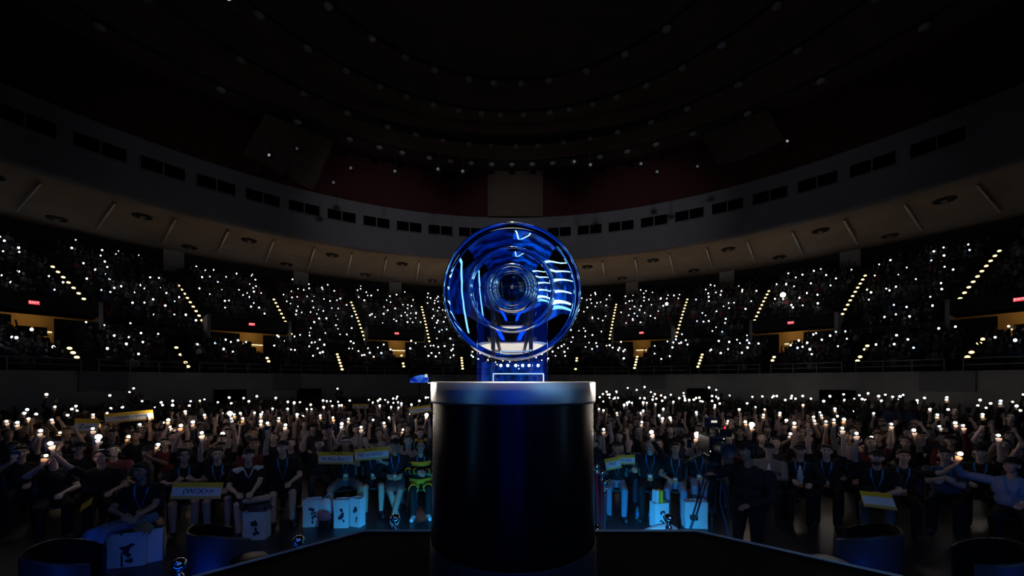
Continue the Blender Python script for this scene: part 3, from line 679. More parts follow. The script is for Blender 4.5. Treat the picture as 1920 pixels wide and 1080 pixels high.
def classify(me, prims, regs):
    n = len(me.polygons); c = np.empty(n*3, np.float32); me.polygons.foreach_get('center', c); c = c.reshape(-1, 3)
    best = np.full(n, 1e9); idx = np.zeros(n, np.int32)
    for p in prims:
        reg, a, b, ra, rb, e = p
        if e is None:
            A = np.array(a); d = np.array(b)-A; t = np.clip(((c-A) @ d)/max(d @ d, 1e-9), 0, 1); D = np.linalg.norm(c-(A+t[:, None]*d), axis=1)-(ra+(rb-ra)*t)
        else:
            r, mx = e; q = c-np.array(a)
            if mx is not None: q = q @ np.array(mx)
            k = np.linalg.norm(q/np.array(r), axis=1); D = (k-1)*min(r)
        if reg == 'skin': D = D-.001
        u_ = D < best; best[u_] = D[u_]; idx[u_] = regs.index(reg)
    me.polygons.foreach_set('material_index', idx)
def face_bits(f, mb, k0=0, mouth='smile'):
    """eyes, brows and mouth; material slots k0 eye, k0+1 iris, k0+2 hair, k0+3 lips, k0+4 teeth"""
    h, H = f.h, f.H
    for s in (-1, 1):
        mb.ell(h(s*.031, -.080, .004), (.014, .008, .0085), H, 10, 6, k0); mb.ell(h(s*.031, -.087, .004), (.006, .003, .006), H, 8, 5, k0+1)
        mb.caps(h(s*.016, -.091, .026), h(s*.048, -.082, .027), .005, .004, 6, k0+2)
    mb.ell(h(0, -.090, -.052), (.026, .010, .006 if mouth == 'shut' else .010), H, 12, 6, k0+3)
    if mouth != 'shut': mb.ell(h(0, -.095, -.050), (.020, .008, .006), H, 12, 6, k0+4)
def generic(f, name, voxel=.0125):
    me = remesh(f.prims, voxel); me.name = name; me.materials.clear()
    for m in ('skin', 'shirt', 'pants', 'hair', 'shoe', 'black'): me.materials.append(M[m])
    classify(me, f.prims, REG)
    m = MB(); face_bits(f, m, 6); fm = m.mesh('tmp', [M['skin']], True)
    bm = bmesh.new(); bm.from_mesh(me); bm.from_mesh(fm); bm.to_mesh(me); bm.free(); bpy.data.meshes.remove(fm)
    for q in ('eye', 'iris', 'hair', 'lips', 'teeth'): me.materials.append(M[q])
    return me
def detailed(f, name, loc, rz, label, cat='person', shirt='black', pants='black', shoe='shoe', hairm='hair', capm='black', voxel=.0085, scale=1.0, group=None, mouth='smile', lan=True, badge=True, group_name=None, glasses=False):
    root = empty(name, loc, rz); root.scale = (scale,)*3
    tag(root, label, cat, group)
    skin = [p for p in f.prims if p[0] == 'skin']
    core = [p for p in f.prims if p[0] in ('shirt', 'pants')]
    shr = [(p[0], p[1], p[2], p[3]-.012, p[4]-.012, None if p[5] is None else (p[5][0]-Vector((.012,)*3), p[5][1])) for p in core]
    body = remesh(skin+shr, voxel); body.materials.clear(); body.materials.append(M['skin'])
    bo = bpy.data.objects.new('body', body); COL.objects.link(bo); bo.parent = root
    for reg, nm, m in (('shirt', 'shirt', shirt), ('pants', 'trousers', pants), ('hair', 'hair', hairm), ('shoe', 'shoes', shoe), ('cap', 'cap', capm)):
        ps = [p for p in f.prims if p[0] == reg]
        if not ps: continue
        if reg == 'shoe':
            for k in (0, 1):
                me = remesh(ps[2*k:2*k+2], .01); me.materials.clear(); me.materials.append(M[m]); o = bpy.data.objects.new('shoe', me); COL.objects.link(o); o.parent = root
            continue
        me = remesh(ps, voxel*1.2, .002); me.materials.clear(); me.materials.append(M[m]); o = bpy.data.objects.new(nm, me); COL.objects.link(o); o.parent = root
    h, H = f.h, f.H
    for s in (-1, 1):
        e = MB(); e.ell(h(s*.031, -.0810, .002), (.0145, .009, .009), H, 12, 8, 0); e.ell(h(s*.031, -.0885, .002), (.0062, .003, .0062), H, 10, 6, 1); e.build('eye', [M['eye'], M['iris']], root, True)
        MB().caps(h(s*.016, -.094, .026), h(s*.050, -.084, .028), .0055, .004, 8).build('eyebrow', M[hairm], root, True)
    mo = MB(); mo.ell(h(0, -.090, -.052), (.026, .012, .0065 if mouth == 'shut' else .011), H, 14, 8, 0)
    if mouth != 'shut': mo.ell(h(0, -.097, -.050), (.019, .008, .006), H, 12, 6, 1)
    mo.build('mouth', [M['lips'], M['teeth']], root, True)
    if glasses:
        g = MB()
        for s in (-1, 1): g.tube([h(s*.033+.026*math.cos(a), -.103, .002+.020*math.sin(a)) for a in np.linspace(0, 2*PI, 17)], .0025, 6); g.tube([h(s*.058, -.100, .006), h(s*.082, 0, .006)], .0022, 6)
        g.tube([h(-.008, -.104, .004), h(.008, -.104, .004)], .0025, 6); g.build('glasses', M['plastic'], root, True)
    if lan:
        T = f.T; bz = .14
        for s in (-1, 1):
            m = MB(); pts = [T(s*.060, .02, .50), T(s*.070, -.07, .455), T(s*.060, -.128, .36), T(s*.03, -.137, .26), T(s*.004, -.135, bz+.02)]
            for a, b in zip(pts, pts[1:]):
                d = (b-a); mx = d.to_track_quat('Z', 'Y').to_matrix(); m.box((a+b)/2, (.020, .004, d.length+.006), mx)
            m.build('lanyard_ribbon', M['lanyard'], root)
        if badge:
            bd = MB().box(T(0, -.142, bz-.045), (.085, .005, .115), f.R).build('badge', M['badge'], root); MB().box(T(0, -.146, bz-.025), (.055, .003, .035), f.R).build('badge_photo', M['paper'], bd)
    return root
def face_to(x, y): return math.atan2(-(0-x), (0-y)) if False else math.atan2(x, y)*-1
# ---- phones
def phone_mesh():
    m = MB(); m.box((0, 0, 0), (.074, .009, .15)); return m.mesh('phone', M['phonebody'])
PH_ME = phone_mesh()
FL = {}
def flash_mesh(kind, r):
    k = (kind, round(r, 3)); r = k[1]
    if k not in FL: FL[k] = MB().ell((0, 0, 0), (r, r*.5, r), None, 10, 6).mesh('flash', E[kind], True)
    return FL[k]
def add_phone(pos, rz, r, kind, label, group='lit phones held up over the floor crowd', power=0, tilt=0):
    """pos is where the lit flash sits; the shell hangs just below it"""
    o = bpy.data.objects.new('phone', PH_ME); COL.objects.link(o)
    q = Matrix.Rotation(rz, 4, 'Z') @ Matrix.Rotation(tilt, 4, 'Y'); o.rotation_euler = q.to_euler()
    o.location = Vector(pos)-q.to_3x3() @ Vector((.018, -.012, .055))
    tag(o, label, 'phone', group)
    fo = bpy.data.objects.new('flash', flash_mesh(kind, r)); COL.objects.link(fo); fo.parent = o; fo.location = (.018, -.012-r*.2, .055)
    if power:
        l = light('flash_glow', 'POINT', (.018, -.03-r, .055), power, {'flash': (1, .84, .70), 'flashw': (1, .62, .32), 'flashb': (.7, .85, 1)}[kind], None, .03, parent=o)
    return o
# ------------------------------------------------------------------ signs, bags, front row
def sign(loc, rot, w_, h_, lines, label, cream=False):
    o = empty('hand_sign', loc); o.rotation_euler = rot; tag(o, label, 'sign', 'handwritten fan signs')
    MB().box((0, 0, 0), (w_, .008, h_)).build('board', M['yellow'], o)
    MB().box((0, -.006, -h_*.06), (w_*.97, .004, h_*.50)).build('writing_panel', M['paper'], o)
    MB().box((0, -.006, -h_*.42), (w_*.97, .004, h_*.13)).build('lower_band', M['tanpaper'], o)
    for (s, size, x, z, sx) in lines: text_mesh('lettering', s, size, M['ink'], o, (x, -.0095, z), sx=sx)
    return o
def bag(loc, rz, w_, h_, d_, label, handles=True, print_=True, tilt=0, lean=0):
    o = empty('paper_bag', loc, rz); o.rotation_euler = (lean, tilt, rz); tag(o, label, 'bag', 'white paper gift bags on the floor')
    m = MB(); t = .003
    top = [(-w_/2*1.03, -d_/2*1.1), (w_/2*1.03, -d_/2*.9), (w_/2, d_/2), (-w_/2*.97, d_/2*1.06)]; bot = [(-w_/2, -d_/2), (w_/2, -d_/2), (w_/2, d_/2), (-w_/2, d_/2)]
    mid = [(x*1.01, y*(.86 if abs(x) > 0 else 1)) for x, y in bot]
    rings = [[(x, y, 0) for x, y in bot], [(x, y, h_*.5) for x, y in mid], [(x, y, h_*(1+.012*(-1)**i)) for i, (x, y) in enumerate(top)],
             [(x*.97, y*.95, h_*.985) for x, y in top], [(x*.96, y*.9, .01) for x, y in bot]]
    m.loops(rings, True, True); m.build('bag_body', M['bag'], o, bevel=.004)
    if print_:
        p = MB(); r_ = random.Random(label)
        for i in range(9): p.ell((w_*(-.1+.25*r_.random()+(.12 if i % 2 else 0)), -d_/2-.005, h_*(.18+.5*r_.random())), (w_*(.05+.07*r_.random()), .004, h_*(.03+.05*r_.random())))
        p.build('print', M['bagprint'], o)
    if handles:
        for y in (-d_/2*.9, d_/2*.9):
            MB().tube([(-w_*.18, y, h_*.96), (-w_*.17, y, h_*1.08), (-w_*.09, y, h_*1.17), (w_*.09, y, h_*1.17), (w_*.17, y, h_*1.08), (w_*.18, y, h_*.96)], .005, 6).build('handle', M['plastic'], o, True)
    return o
def gpos(px, y, z=0): return Vector(((px-960)/F*y, y, z))
FRONT = []   # (px, y, kwargs for prims, kwargs for detail, label)
def fr(px, y, label, pk, dk=None, dz=0, rz=None, scale=1.0):
    P = gpos(px, y, dz); r = face_to(P.x, P.y) if rz is None else rz
    f = make_prims(**pk); o = detailed(f, 'person', P, r, label, scale=scale, group='front row spectators', **(dk or {}))
    FRONT.append((P, f, o)); return P, f, o
def wpos(P, f, o, v):   # local point to world
    return P + Matrix.Rotation(o.rotation_euler[2], 3, 'Z') @ (Vector(v)*o.scale[0])
lap = dict(lw=(-.10, -.30, .66), rw=(.10, -.30, .66))
K = []
K.append(fr(100, 6.1, 'person at far left in dark clothes holding a glowing phone beside the face', dict(lw=(-.12, -.33, 1.17), rw=(.1, -.28, .7), lphone=True, yaw=-20), dict(lan=False)))
K.append(fr(190, 6.2, 'person in black stretching a bare arm to the left with a lit phone', dict(lw=(-.50, -.10, 1.38), rw=(.12, -.25, .7), lphone=True, yaw=-25, hair='curly'), dict(lan=False, mouth='shut')))
K.append(fr(268, 5.25, 'long-haired smiling person in blue jeans sitting sideways above two bags', dict(lw=(-.20, -.30, .74), rw=(-.05, -.34, .70), yaw=-38, pitch=4, hair='long', legs='side', female=True, twist=-12), dict(pants='denim')))
K.append(fr(345, 6.3, 'person in black shirt with messy dark hair holding left end of lap sign', dict(lw=(-.12, -.36, .86), rw=(.14, -.36, .86), hair='curly', yaw=8, lgrip=True, rgrip=True, shorts=True), dict(badge=False)))
K.append(fr(408, 6.45, 'person with dark fringe hair, glasses and lanyard beside the lap sign', dict(lw=(-.22, -.18, 1.62), rw=(.14, -.3, .70), hair='short', lphone=True, shorts=True, roll=4), dict(glasses=True, badge=False)))
K.append(fr(466, 6.3, 'person in black cap and two-tone white and black jacket, knees apart', dict(lw=(-.16, -.36, .72), rw=(.05, -.40, .70), hair='cap', legs='ankle', shorts=True, pitch=20, sleeves='short', bulk=1.1), dict(lan=False, badge=False)))
K.append(fr(530, 6.75, 'person in cap and black tee with one tattooed arm raised beside empty gap', dict(lw=(-.22, -.22, 1.55), rw=(.12, -.32, .70), hair='cap', yaw=-14, pitch=18, bulk=1.12, shorts=True, lphone=True), dict(badge=False, lan=True), scale=1.05))
K.append(fr(648, 7.1, 'person with headband behind left yellow sign, wearing grey shorts', dict(lw=(-.26, -.26, 1.50), rw=(.02, -.34, .98), lphone=True, rgrip=True, hair='short', legs='wide', shorts=True, pitch=14), dict(pants='greycloth'), scale=1.06))
K.append(fr(700, 7.25, 'person in black shirt and cap behind right yellow sign', dict(lw=(-.22, -.24, 1.52), rw=(.16, -.34, .96), lphone=True, rgrip=True, hair='cap', shorts=True), {}, scale=1.02))
K.append(fr(741, 7.15, 'person in black hoodie and cap with bare crossed legs and pale shoes', dict(lw=(-.14, -.2, .74), rw=(.12, -.22, .74), hair='cap', legs='crossed', shorts=True, sleeves='long', yaw=6, bulk=1.08), dict(shoe='whiteshoe', pants='greycloth', mouth='shut'), scale=1.03))
# bee costume
P, f, o = fr(789, 7.15, 'person in black and yellow striped bee costume with hood, next to pedestal', dict(lw=(-.05, -.34, .86), rw=(.08, -.34, .84), hair='none', sleeves='long', bulk=1.12), dict(shoe='whiteshoe', badge=False, mouth='shut'))
hd = MB(); hd.ell(f.h(0, .025, .03), (.118, .118, .135), f.H, 20, 14)
bm = bmesh.new(); me_ = hd.mesh('hood', M['beeyellow'], True); bm.from_mesh(me_)
kill = [v for v in bm.verts if (f.H.transposed() @ (v.co-f.hc)).y < -.045 and (f.H.transposed() @ (v.co-f.hc)).z < .09 and abs((f.H.transposed() @ (v.co-f.hc)).x) < .082]
bmesh.ops.delete(bm, geom=kill, context='VERTS'); bm.to_mesh(me_); bm.free()
ho = bpy.data.objects.new('hood', me_); COL.objects.link(ho); ho.parent = o
s_ = ho.modifiers.new('s', 'SOLIDIFY'); s_.thickness = .012
me_.materials.append(M['black']); ho_i = [0 if (f.H.transposed() @ (p.center-f.hc)).y < -.030 else 1 for p in me_.polygons]; me_.polygons.foreach_set('material_index', ho_i)
for s in (-1, 1): MB().ell(f.h(s*.088, .0, .135), (.028, .016, .034), f.H, 12, 8).build('hood_ear', M['beeyellow'], o, True)
st = MB()
for z, rr in ((.37, .178), (.22, .172), (.05, .190)):
    st.lathe([(rr*1.02, z-.045), (rr*1.12, z-.03), (rr*1.14, z), (rr*1.12, z+.03), (rr*1.0, z+.045)], 28, f.pel+Vector((0, -.008, 0)), caps=False)
for k, (s) in enumerate((-1, 1)):
    wr, d, n_, u_, el = f.hands[k]; sh = f.T(s*.2, .015, .40)
    for t in (.35, .85): c_ = sh.lerp(el, t); dd = (el-sh).normalized(); a1 = dd.orthogonal().normalized(); a2 = dd.cross(a1); st.tube([c_+(a1*math.cos(a)+a2*math.sin(a))*.054 for a in np.linspace(0, 2*PI, 15)], .014, 6)
    for t in (.30, .75): c_ = el.lerp(wr, t); dd = (wr-el).normalized(); a1 = dd.orthogonal().normalized(); a2 = dd.cross(a1); st.tube([c_+(a1*math.cos(a)+a2*math.sin(a))*.043 for a in np.linspace(0, 2*PI, 15)], .012, 6)
    kn = Vector((s*.14, -.42, .53)); hp = f.T(s*.09, 0, -.02)
    for t in (.55, .82): c_ = hp.lerp(kn, t); st.tube([c_+Vector((math.cos(a), 0, math.sin(a)))*.080 for a in np.linspace(0, 2*PI, 15)], .012, 6)
st.build('yellow_stripes', M['beeyellow'], o, True)
K.append((P, f, o))
K.append(fr(824, 7.3, 'person half hidden by the left side of the pedestal', dict(lw=(-.1, -.3, .72), rw=(.1, -.3, .72), legs='close'), {}))
# right of the pedestal
K.append(fr(1156, 7.1, 'person in black tee and jeans raising one arm behind two small lap signs', dict(lw=(-.24, -.24, 1.50), rw=(.20, -.08, 1.62), lphone=True, hair='cap', pitch=16), dict(pants='denim', badge=False)))
K.append(fr(1219, 7.05, 'person in black hoodie with cyan lanyard and orange badge facing forward', dict(lw=(-.30, -.05, .80), rw=(.05, -.30, 1.33), rphone=True, hair='short', sleeves='long', bulk=1.15, pitch=14), {}, scale=1.06))
K.append(fr(1266, 7.0, 'person in headphones and pale trousers behind upright paper bag', dict(lw=(-.12, -.33, .74), rw=(.26, -.32, 1.28), hair='bob', female=True, rphone=True, yaw=10), dict(pants='bluecloth')))
K.append(fr(1311, 7.2, 'person in black with badge, seated left of camera tripod', dict(lw=(-.08, -.3, 1.30), rw=(.12, -.3, .72), lphone=True, hair='short', legs='close'), dict(pants='bluecloth')))
K.append(fr(1442, 6.9, 'person in taupe blazer over white tee, hands clasped', dict(lw=(-.04, -.28, .78), rw=(.05, -.28, .77), hair='cap', sleeves='long', bulk=1.12), dict(shirt='tancloth', lan=False, mouth='shut')))
K.append(fr(1500, 6.75, 'person in black jacket open over white shirt, with cap and lanyard', dict(lw=(-.10, -.28, .76), rw=(.16, -.26, .72), hair='cap', sleeves='long', bulk=1.1), {}))
K.append(fr(1550, 6.75, 'person with both bare arms raised behind head, orange badge', dict(lw=(-.26, -.05, 1.50), rw=(.22, -.02, 1.52), hair='short', rphone=True, roll=5, bulk=1.05), {}))
K.append(fr(1594, 7.0, 'blond person in dark tee between two people wearing lanyards', dict(lw=(-.14, -.26, .76), rw=(.12, -.3, .72), hair='bob', lean=3, female=True), dict(hairm='blond', badge=False)))
K.append(fr(1644, 6.05, 'bearded person in cap and black tee, paper on lap, fist raised', dict(lw=(-.24, -.20, 1.50), rw=(.10, -.34, .74), hair='cap', beard=True, lphone=True, legs='normal', bulk=1.15, roll=6), dict(pants='greycloth', shoe='whiteshoe'), scale=1.02))
K.append(fr(1694, 6.25, 'person in black tee reaching a bare arm far to the right', dict(lw=(-.12, -.3, .72), rw=(.56, -.16, 1.22), rphone=True, hair='short', yaw=16), {}))
K.append(fr(1772, 6.3, 'person in pale polo shirt leaning back with folded arms', dict(lw=(.02, -.24, .92), rw=(-.02, -.26, .88), hair='short', sleeves='short', bulk=1.12), dict(shirt='greycloth', badge=False)))
K.append(fr(1898, 5.6, 'person in pale blue long sleeves at far right reaching towards a phone', dict(lw=(-.56, -.10, 1.22), rw=(.1, -.3, .74), sleeves='long', yaw=-30, hair='cap', bulk=1.15), dict(shirt='bluecloth', badge=False)))
K.append(fr(1838, 6.6, 'person in dark clothes in shadow behind the outstretched blue sleeve', dict(lw=(-.12, -.3, .74), rw=(.2, -.25, 1.45), rphone=True, hair='cap'), dict(badge=False)))
K.append(fr(40, 6.6, 'person in dark clothes in shadow at the left edge, phone near chest', dict(lw=(-.1, -.36, 1.13), rw=(.1, -.3, .72), lphone=True, hair='short'), dict(lan=False)))
K.append(fr(148, 7.0, 'person in dark clothes and cap sitting in shadow behind the stretched arm', dict(lw=(-.1, -.3, .74), rw=(.18, -.22, 1.5), rphone=True, hair='cap'), dict(lan=False)))
# extra clothing details
def on(o, mb, name, m, sm=False): return mb.build(name, m, o, sm)
for k in (5,):
    P, f, o = K[k]
    for s in (-1, 1):
        m = MB(); m.caps(f.T(s*.09, .0, .435), f.T(s*.185, .01, .405), .056, .070); m.build('white_shoulder_panel', M['whitecloth'], o, True)
    m = MB(); m.tube([f.T(-.07, -.05, .48), f.T(-.03, -.118, .36), f.T(0, -.13, .32), f.T(.03, -.118, .36), f.T(.07, -.05, .48)], .009, 8); m.build('white_collar', M['whitecloth'], o, True)
for k, mm in ((17, 'whitecloth'), (16, 'whitecloth')):
    P, f, o = K[k]; m = MB(); m.ell(f.T(0, -.065, .22), (.062, .085, .21), f.R); m.build('white_undershirt', M[mm], o, True)
P, f, o = K[7]; m = MB(); m.tube([f.h(.084*math.cos(a), .01+.098*math.sin(a), .055) for a in np.linspace(0, 2*PI, 25)], .014, 8); m.build('headband', M['whitecloth'], o, True)
P, f, o = K[14]; m = MB(); m.tube([f.h(.10*math.cos(a), .01, .01+.115*math.sin(a)) for a in np.linspace(0, PI, 17)], .010, 8); [m.ell(f.h(s*.095, .01, 0), (.022, .035, .042), f.H) for s in (-1, 1)]; m.build('headphones', M['plastic'], o, True)
P, f, o = K[4]; text_mesh('shirt_logo', 'F', .07, M['paper'], o, f.T(.075, -.128, .33), sx=1.4)
# front-row chairs
def chair():
    r = empty('folding_chair'); MB().box((0, 0, .45), (.44, .42, .035)).build('seat', M['wood'], r, bevel=.01)
    MB().box((0, .235, .76), (.44, .03, .28), Matrix.Rotation(-.12, 3, 'X')).build('backrest', M['wood'], r, bevel=.01)
    p = None
    for sx in (-1, 1):
        for a, b in (((sx*.20, -.17, .44), (sx*.20, -.20, .012)), ((sx*.205, .18, .44), (sx*.205, .21, .012))): MB().tube([a, b], .012, 8).build('leg', M['plastic'], r)
        MB().tube([(sx*.215, .19, .44), (sx*.215, .245, .88)], .012, 8).build('back_post', M['plastic'], r)
    return r
ch0 = chair()
for i, (P, f, o) in enumerate(K):
    c = ch0 if i == 0 else copy_tree(ch0); c.location = P+Matrix.Rotation(o.rotation_euler[2], 3, 'Z') @ Vector((0, .04, 0)); c.rotation_euler = (0, 0, o.rotation_euler[2])
    who = o['label'].split(); tag(c, 'black folding chair under the '+' '.join(who[:9]), 'chair', 'front row folding chairs')
# phones of the front row
bright = {0: 1.2, 1: 1.6, 22: 1.6}
for i, (P, f, o) in enumerate(K):
    if f.phone:
        q = Matrix.Rotation(o.rotation_euler[2], 3, 'Z'); p = wpos(P, f, o, f.flash)
        if i in (0, 1, 13, 20, 21, 22, 24, 26, 27, 4, 8, 12, 15, 18):
            who = o['label'].split(); kd = 'flashw' if i in (0, 21) else 'flash'
            add_phone(p, o.rotation_euler[2], {13: .034, 21: .030, 1: .03, 15: .030}.get(i, .022), kd, 'lit phone in the hand of the '+' '.join(who[:9]), 'lit phones in the front row', 1.1 if i in (13, 1, 15, 4, 21) else .5)
        else:
            ph = bpy.data.objects.new('phone', PH_ME); COL.objects.link(ph); ph.location = p-Vector((.018, -.012, .055)); ph.rotation_euler = (0, 0, o.rotation_euler[2])
            tag(ph, 'dark phone in the hand of the '+' '.join(o['label'].split()[:9]), 'phone', 'dark phones in the front row')
# signs
sign(at(630, 859, 6.72), (0, math.radians(1.5), math.radians(8)), .60, .215, [('Mr Nino Bun ( )', .088, 0, -.015, .82), ('~ MWNN ~ NNKN ~', .030, 0, .085, 1)], 'yellow and white handwritten sign, left one of the pair near pedestal')
sign(at(697, 851, 6.85), (0, math.radians(-3.5), math.radians(8)), .60, .215, [('MEE x2 NAKED', .085, -.02, -.010, .80), ('MUNCHING NA ~~', .030, 0, .085, 1)], 'yellow and white handwritten sign, right one of the pair near pedestal')
sign(at(370, 920, 5.72), (math.radians(-12), math.radians(7), math.radians(25)), .62, .245, [('(W/X>>', .11, .02, -.010, 1.0), ('~ ( ~ ) ~ ~', .035, 0, .095, 1)], 'yellow and white handwritten sign held on laps at left')
sign(at(1149, 869, 6.45), (0, math.radians(-13), math.radians(-8)), .26, .20, [('M/I', .08, 0, -.01, 1)], 'small tilted yellow and white sign on jeans, left of two')
sign(at(1174, 862, 6.5), (0, math.radians(-3), math.radians(-8)), .30, .165, [('MUNA', .06, 0, -.01, 1)], 'small yellow and white sign on jeans, right of two')
sign(at(162, 799, 9.0), (0, math.radians(6), math.radians(35)), .40, .36, [('Zop', .15, 0, -.01, 1)], 'square orange and white sign reading Zop held above the left crowd')
sign(at(243, 781, 10.0), (0, math.radians(-5), math.radians(30)), .95, .26, [('~ MWN ~ VWN', .10, 0, -.01, 1)], 'long blue-white sign held high in the left crowd')
sign(at(788, 768, 10.5), (0, math.radians(-8), math.radians(8)), .60, .20, [('~ NWM ~', .08, 0, -.01, 1)], 'tilted pale sign held high just left of the pedestal')
sign(at(676, 762, 15), (0, 0, math.radians(8)), .62, .2, [('~ MM ~', .08, 0, -.01, 1)], 'distant pale sign held level in the crowd left of pedestal')
sign(at(1646, 938, 5.55), (math.radians(-50), 0, math.radians(-28)), .36, .28, [], 'blue-white paper sheet resting on the lap of the bearded person')
o = MB().box((0, 0, 0), (.20, .004, .13)).build('yellow_flyer', M['yellow'], loc=at(162, 946, 5.4)); o.rotation_euler = (math.radians(-40), math.radians(-35), 0); tag(o, 'small yellow flyer held low in the dark at left', 'flyer')
# bags and floor clutter
bag(gpos(586, 6.45), .12, .26, .47, .15, 'white paper bag with empty top standing left of the pink pouch', False, True, 0)
bag(gpos(642, 6.40), .05, .24, .48, .15, 'middle white paper bag under the left yellow sign', False, True)
bag(gpos(671, 6.45), -.30, .20, .49, .15, 'right white paper bag beside the crossed pale shoes', False, True)
bag(gpos(482, 5.95), .1, .33, .44, .19, 'white paper bag with crumpled contents beside the left tub chair', True, True)
bag(gpos(246, 5.10), .25, .42, .46, .2, 'large dim paper bag with dark print at the lower left', False, True)
bag(gpos(287, 5.22), .6, .22, .46, .2, 'narrow paper bag behind the large dim one at lower left', False, False)
bag(gpos(1236, 6.42), .2, .26, .42, .18, 'white paper bag with books sticking out, right of pedestal', False, True)
bag(gpos(1302, 6.4), -.08, .37, .45, .19, 'square white paper bag with handles in front of the tripod', True, False)
bag(gpos(1138, 7.1), .0, .12, .52, .2, 'narrow white paper bag just right of the rope posts', False, False)
m = MB(); rr = []
for i, (x, w_, h_) in enumerate(((-.36, .02, .01), (-.30, .07, .03), (-.20, .12, .07), (-.05, .15, .11), (.10, .16, .13), (.22, .16, .12), (.30, .15, .10), (.32, .14, .09))):
    rr.append([(x, w_*math.cos(a)*(1+.1*math.sin(3*a+i)), h_*.6+h_*.6*math.sin(a)*(1+.12*math.cos(2*a+i))) for a in np.linspace(0, 2*PI, 13)[:-1]])
m.loops(rr); o = m.build('fallen_paper_bag', M['bag'], loc=gpos(1240, 6.15, .005)); o.scale = (.8, .8, .8); o.rotation_euler = (0, 0, math.radians(-12)); tag(o, 'white paper bag lying flat on the floor before the front row, right of pedestal', 'bag')
for (px, m, hh, lb) in ((1228, 'paper', .60, 'white book sticking out of the bag right of the pedestal'), (1236, 'yellow', .61, 'yellow book sticking out of the bag right of the pedestal')):
    o = empty('book', gpos(px, 6.43, 0)); o.rotation_euler = (0, .02, .25); tag(o, lb, 'book')
    MB().box((0, 0, .32), (.05, .12, .60)).build('cover', M[m], o, bevel=.003); MB().box((0, .003, .321), (.042, .112, .602)).build('pages', M['tanpaper'], o)
for i, (px, y, dx) in enumerate(((255, 5.1, 0), (270, 5.12, .5), (487, 5.98, .3))):
    m = MB(); r_ = random.Random(i)
    for k in range(6): m.box((r_.uniform(-.1, .1), r_.uniform(-.05, .05), .47+r_.uniform(0, .05)), (.14, .01, .11), Matrix.Rotation(r_.uniform(-1, 1), 3, 'Y') @ Matrix.Rotation(r_.uniform(-.6, .6), 3, 'Z'))
    o = m.build('crumpled_wrappers', M['tanpaper'] if i < 2 else M['greycloth'], loc=gpos(px, y, -.03)); tag(o, ('crumpled printed wrappers in the large dim bag at lower left', 'tan paper wrappers between the two lower left bags', 'crumpled dark plastic in the bag near left tub chair')[i], 'wrapper')
o = empty('pink_pouch', gpos(608, 6.3)); tag(o, 'pink pouch with loop on the floor between the paper bags', 'pouch')
MB().ell((0, 0, .22), (.12, .05, .09)).build('pouch_body', M['pink'], o, True); MB().tube([(.06+.05*math.cos(a), -.03, .24+.07*math.sin(a)) for a in np.linspace(0, 2*PI, 17)], .008, 6).build('loop', M['pink'], o, True)
MB().box((0, 0, .07), (.16, .08, .14)).build('base', M['plastic'], o, bevel=.01)
o = empty('tote_bag', gpos(612, 6.5)); tag(o, 'crumpled pale tote bag slumped beside the leftmost bright paper bag', 'bag')
MB().ell((0, 0, .30), (.14, .09, .16), Matrix.Rotation(.3, 3, 'Y')).build('cloth_body', M['bag'], o, True); MB().tube([(-.08, 0, .40), (.04, 0, .55), (.12, 0, .42)], .008, 6).build('strap', M['bag'], o)
MB().box((0, .0, .08), (.2, .1, .15)).build('lower_fold', M['greycloth'], o, bevel=.03)
def bottle(px, y, label):
    o = empty('water_bottle', gpos(px, y)); tag(o, label, 'bottle', 'water bottles on the floor')
    MB().lathe([(.001, 0), (.030, 0), (.032, .02), (.031, .09), (.033, .12), (.030, .15), (.013, .19), (.012, .205)], 20, caps=False).build('bottle_body', M['bottle'], o, True)
    MB().lathe([(.014, .203), (.014, .222), (.001, .222)], 16, caps=False).build('bottle_cap', M['cap'], o, True); MB().lathe([(.0325, .07), (.0325, .12)], 20, caps=False).build('bottle_label', M['lanyard'], o, True)
bottle(553, 6.7, 'clear water bottle standing alone in the gap of the front row'); bottle(1195, 6.75, 'water bottle on the floor, nearer the pedestal of two'); bottle(1219, 6.7, 'water bottle on the floor against the book bag')
# rope posts
def stanchion(P, label, rope=False, s=1.0):
    o = empty('rope_post', P); tag(o, label, 'rope post', 'chrome rope posts before the stage')
    MB().lathe([(.16, 0), (.16, .012), (.13, .03), (.04, .05), (.02, .07)], 32, caps=False).build('base', M['chrome'], o, True)
    MB().lathe([(.019, .05), (.019, .90), (.030, .905), (.034, .93), (.030, .955), (.019, .96), (.022, .99)], 24, caps=False).build('post', M['chrome'], o, True)
    MB().ell((0, 0, 1.035), (.052, .052, .050), None, 24, 16).build('ball_top', M['chrome'], o, True); return o
stanchion(gpos(741, 3.97), 'chrome rope post with ball top left of the pedestal, at stage edge'); stanchion(gpos(560, 3.42), 'chrome rope post with ball top beyond the slanting left stage edge')
stanchion(gpos(336, 2.98), 'chrome rope post with ball top at the lower left'); stanchion(gpos(1254, 3.97), 'chrome rope post with ball top right of the pedestal, at stage edge')
S_ = [stanchion(gpos(1119, 6.35), 'chrome rope post right beside the pedestal, leftmost of three close together'), stanchion(gpos(1129, 5.9), 'chrome rope post in the middle of the three beside the pedestal'), stanchion(gpos(1134, 5.35), 'nearest chrome rope post of the three beside the pedestal')]
for i in (0, 1):
    a, b = S_[i].location, S_[i+1].location; pts = []
    for k in range(13):
        t = k/12; p = a.lerp(b, t); p.z = .93-.78*(1-(2*t-1)**2)**1.0; pts.append(p)
    o = MB().tube(pts, .028, 10).build('velvet_rope', M['rope'], None, True); tag(o, 'red velvet rope hanging between the %s two rope posts' % ('farther' if i == 0 else 'nearer'), 'rope', 'red velvet ropes')
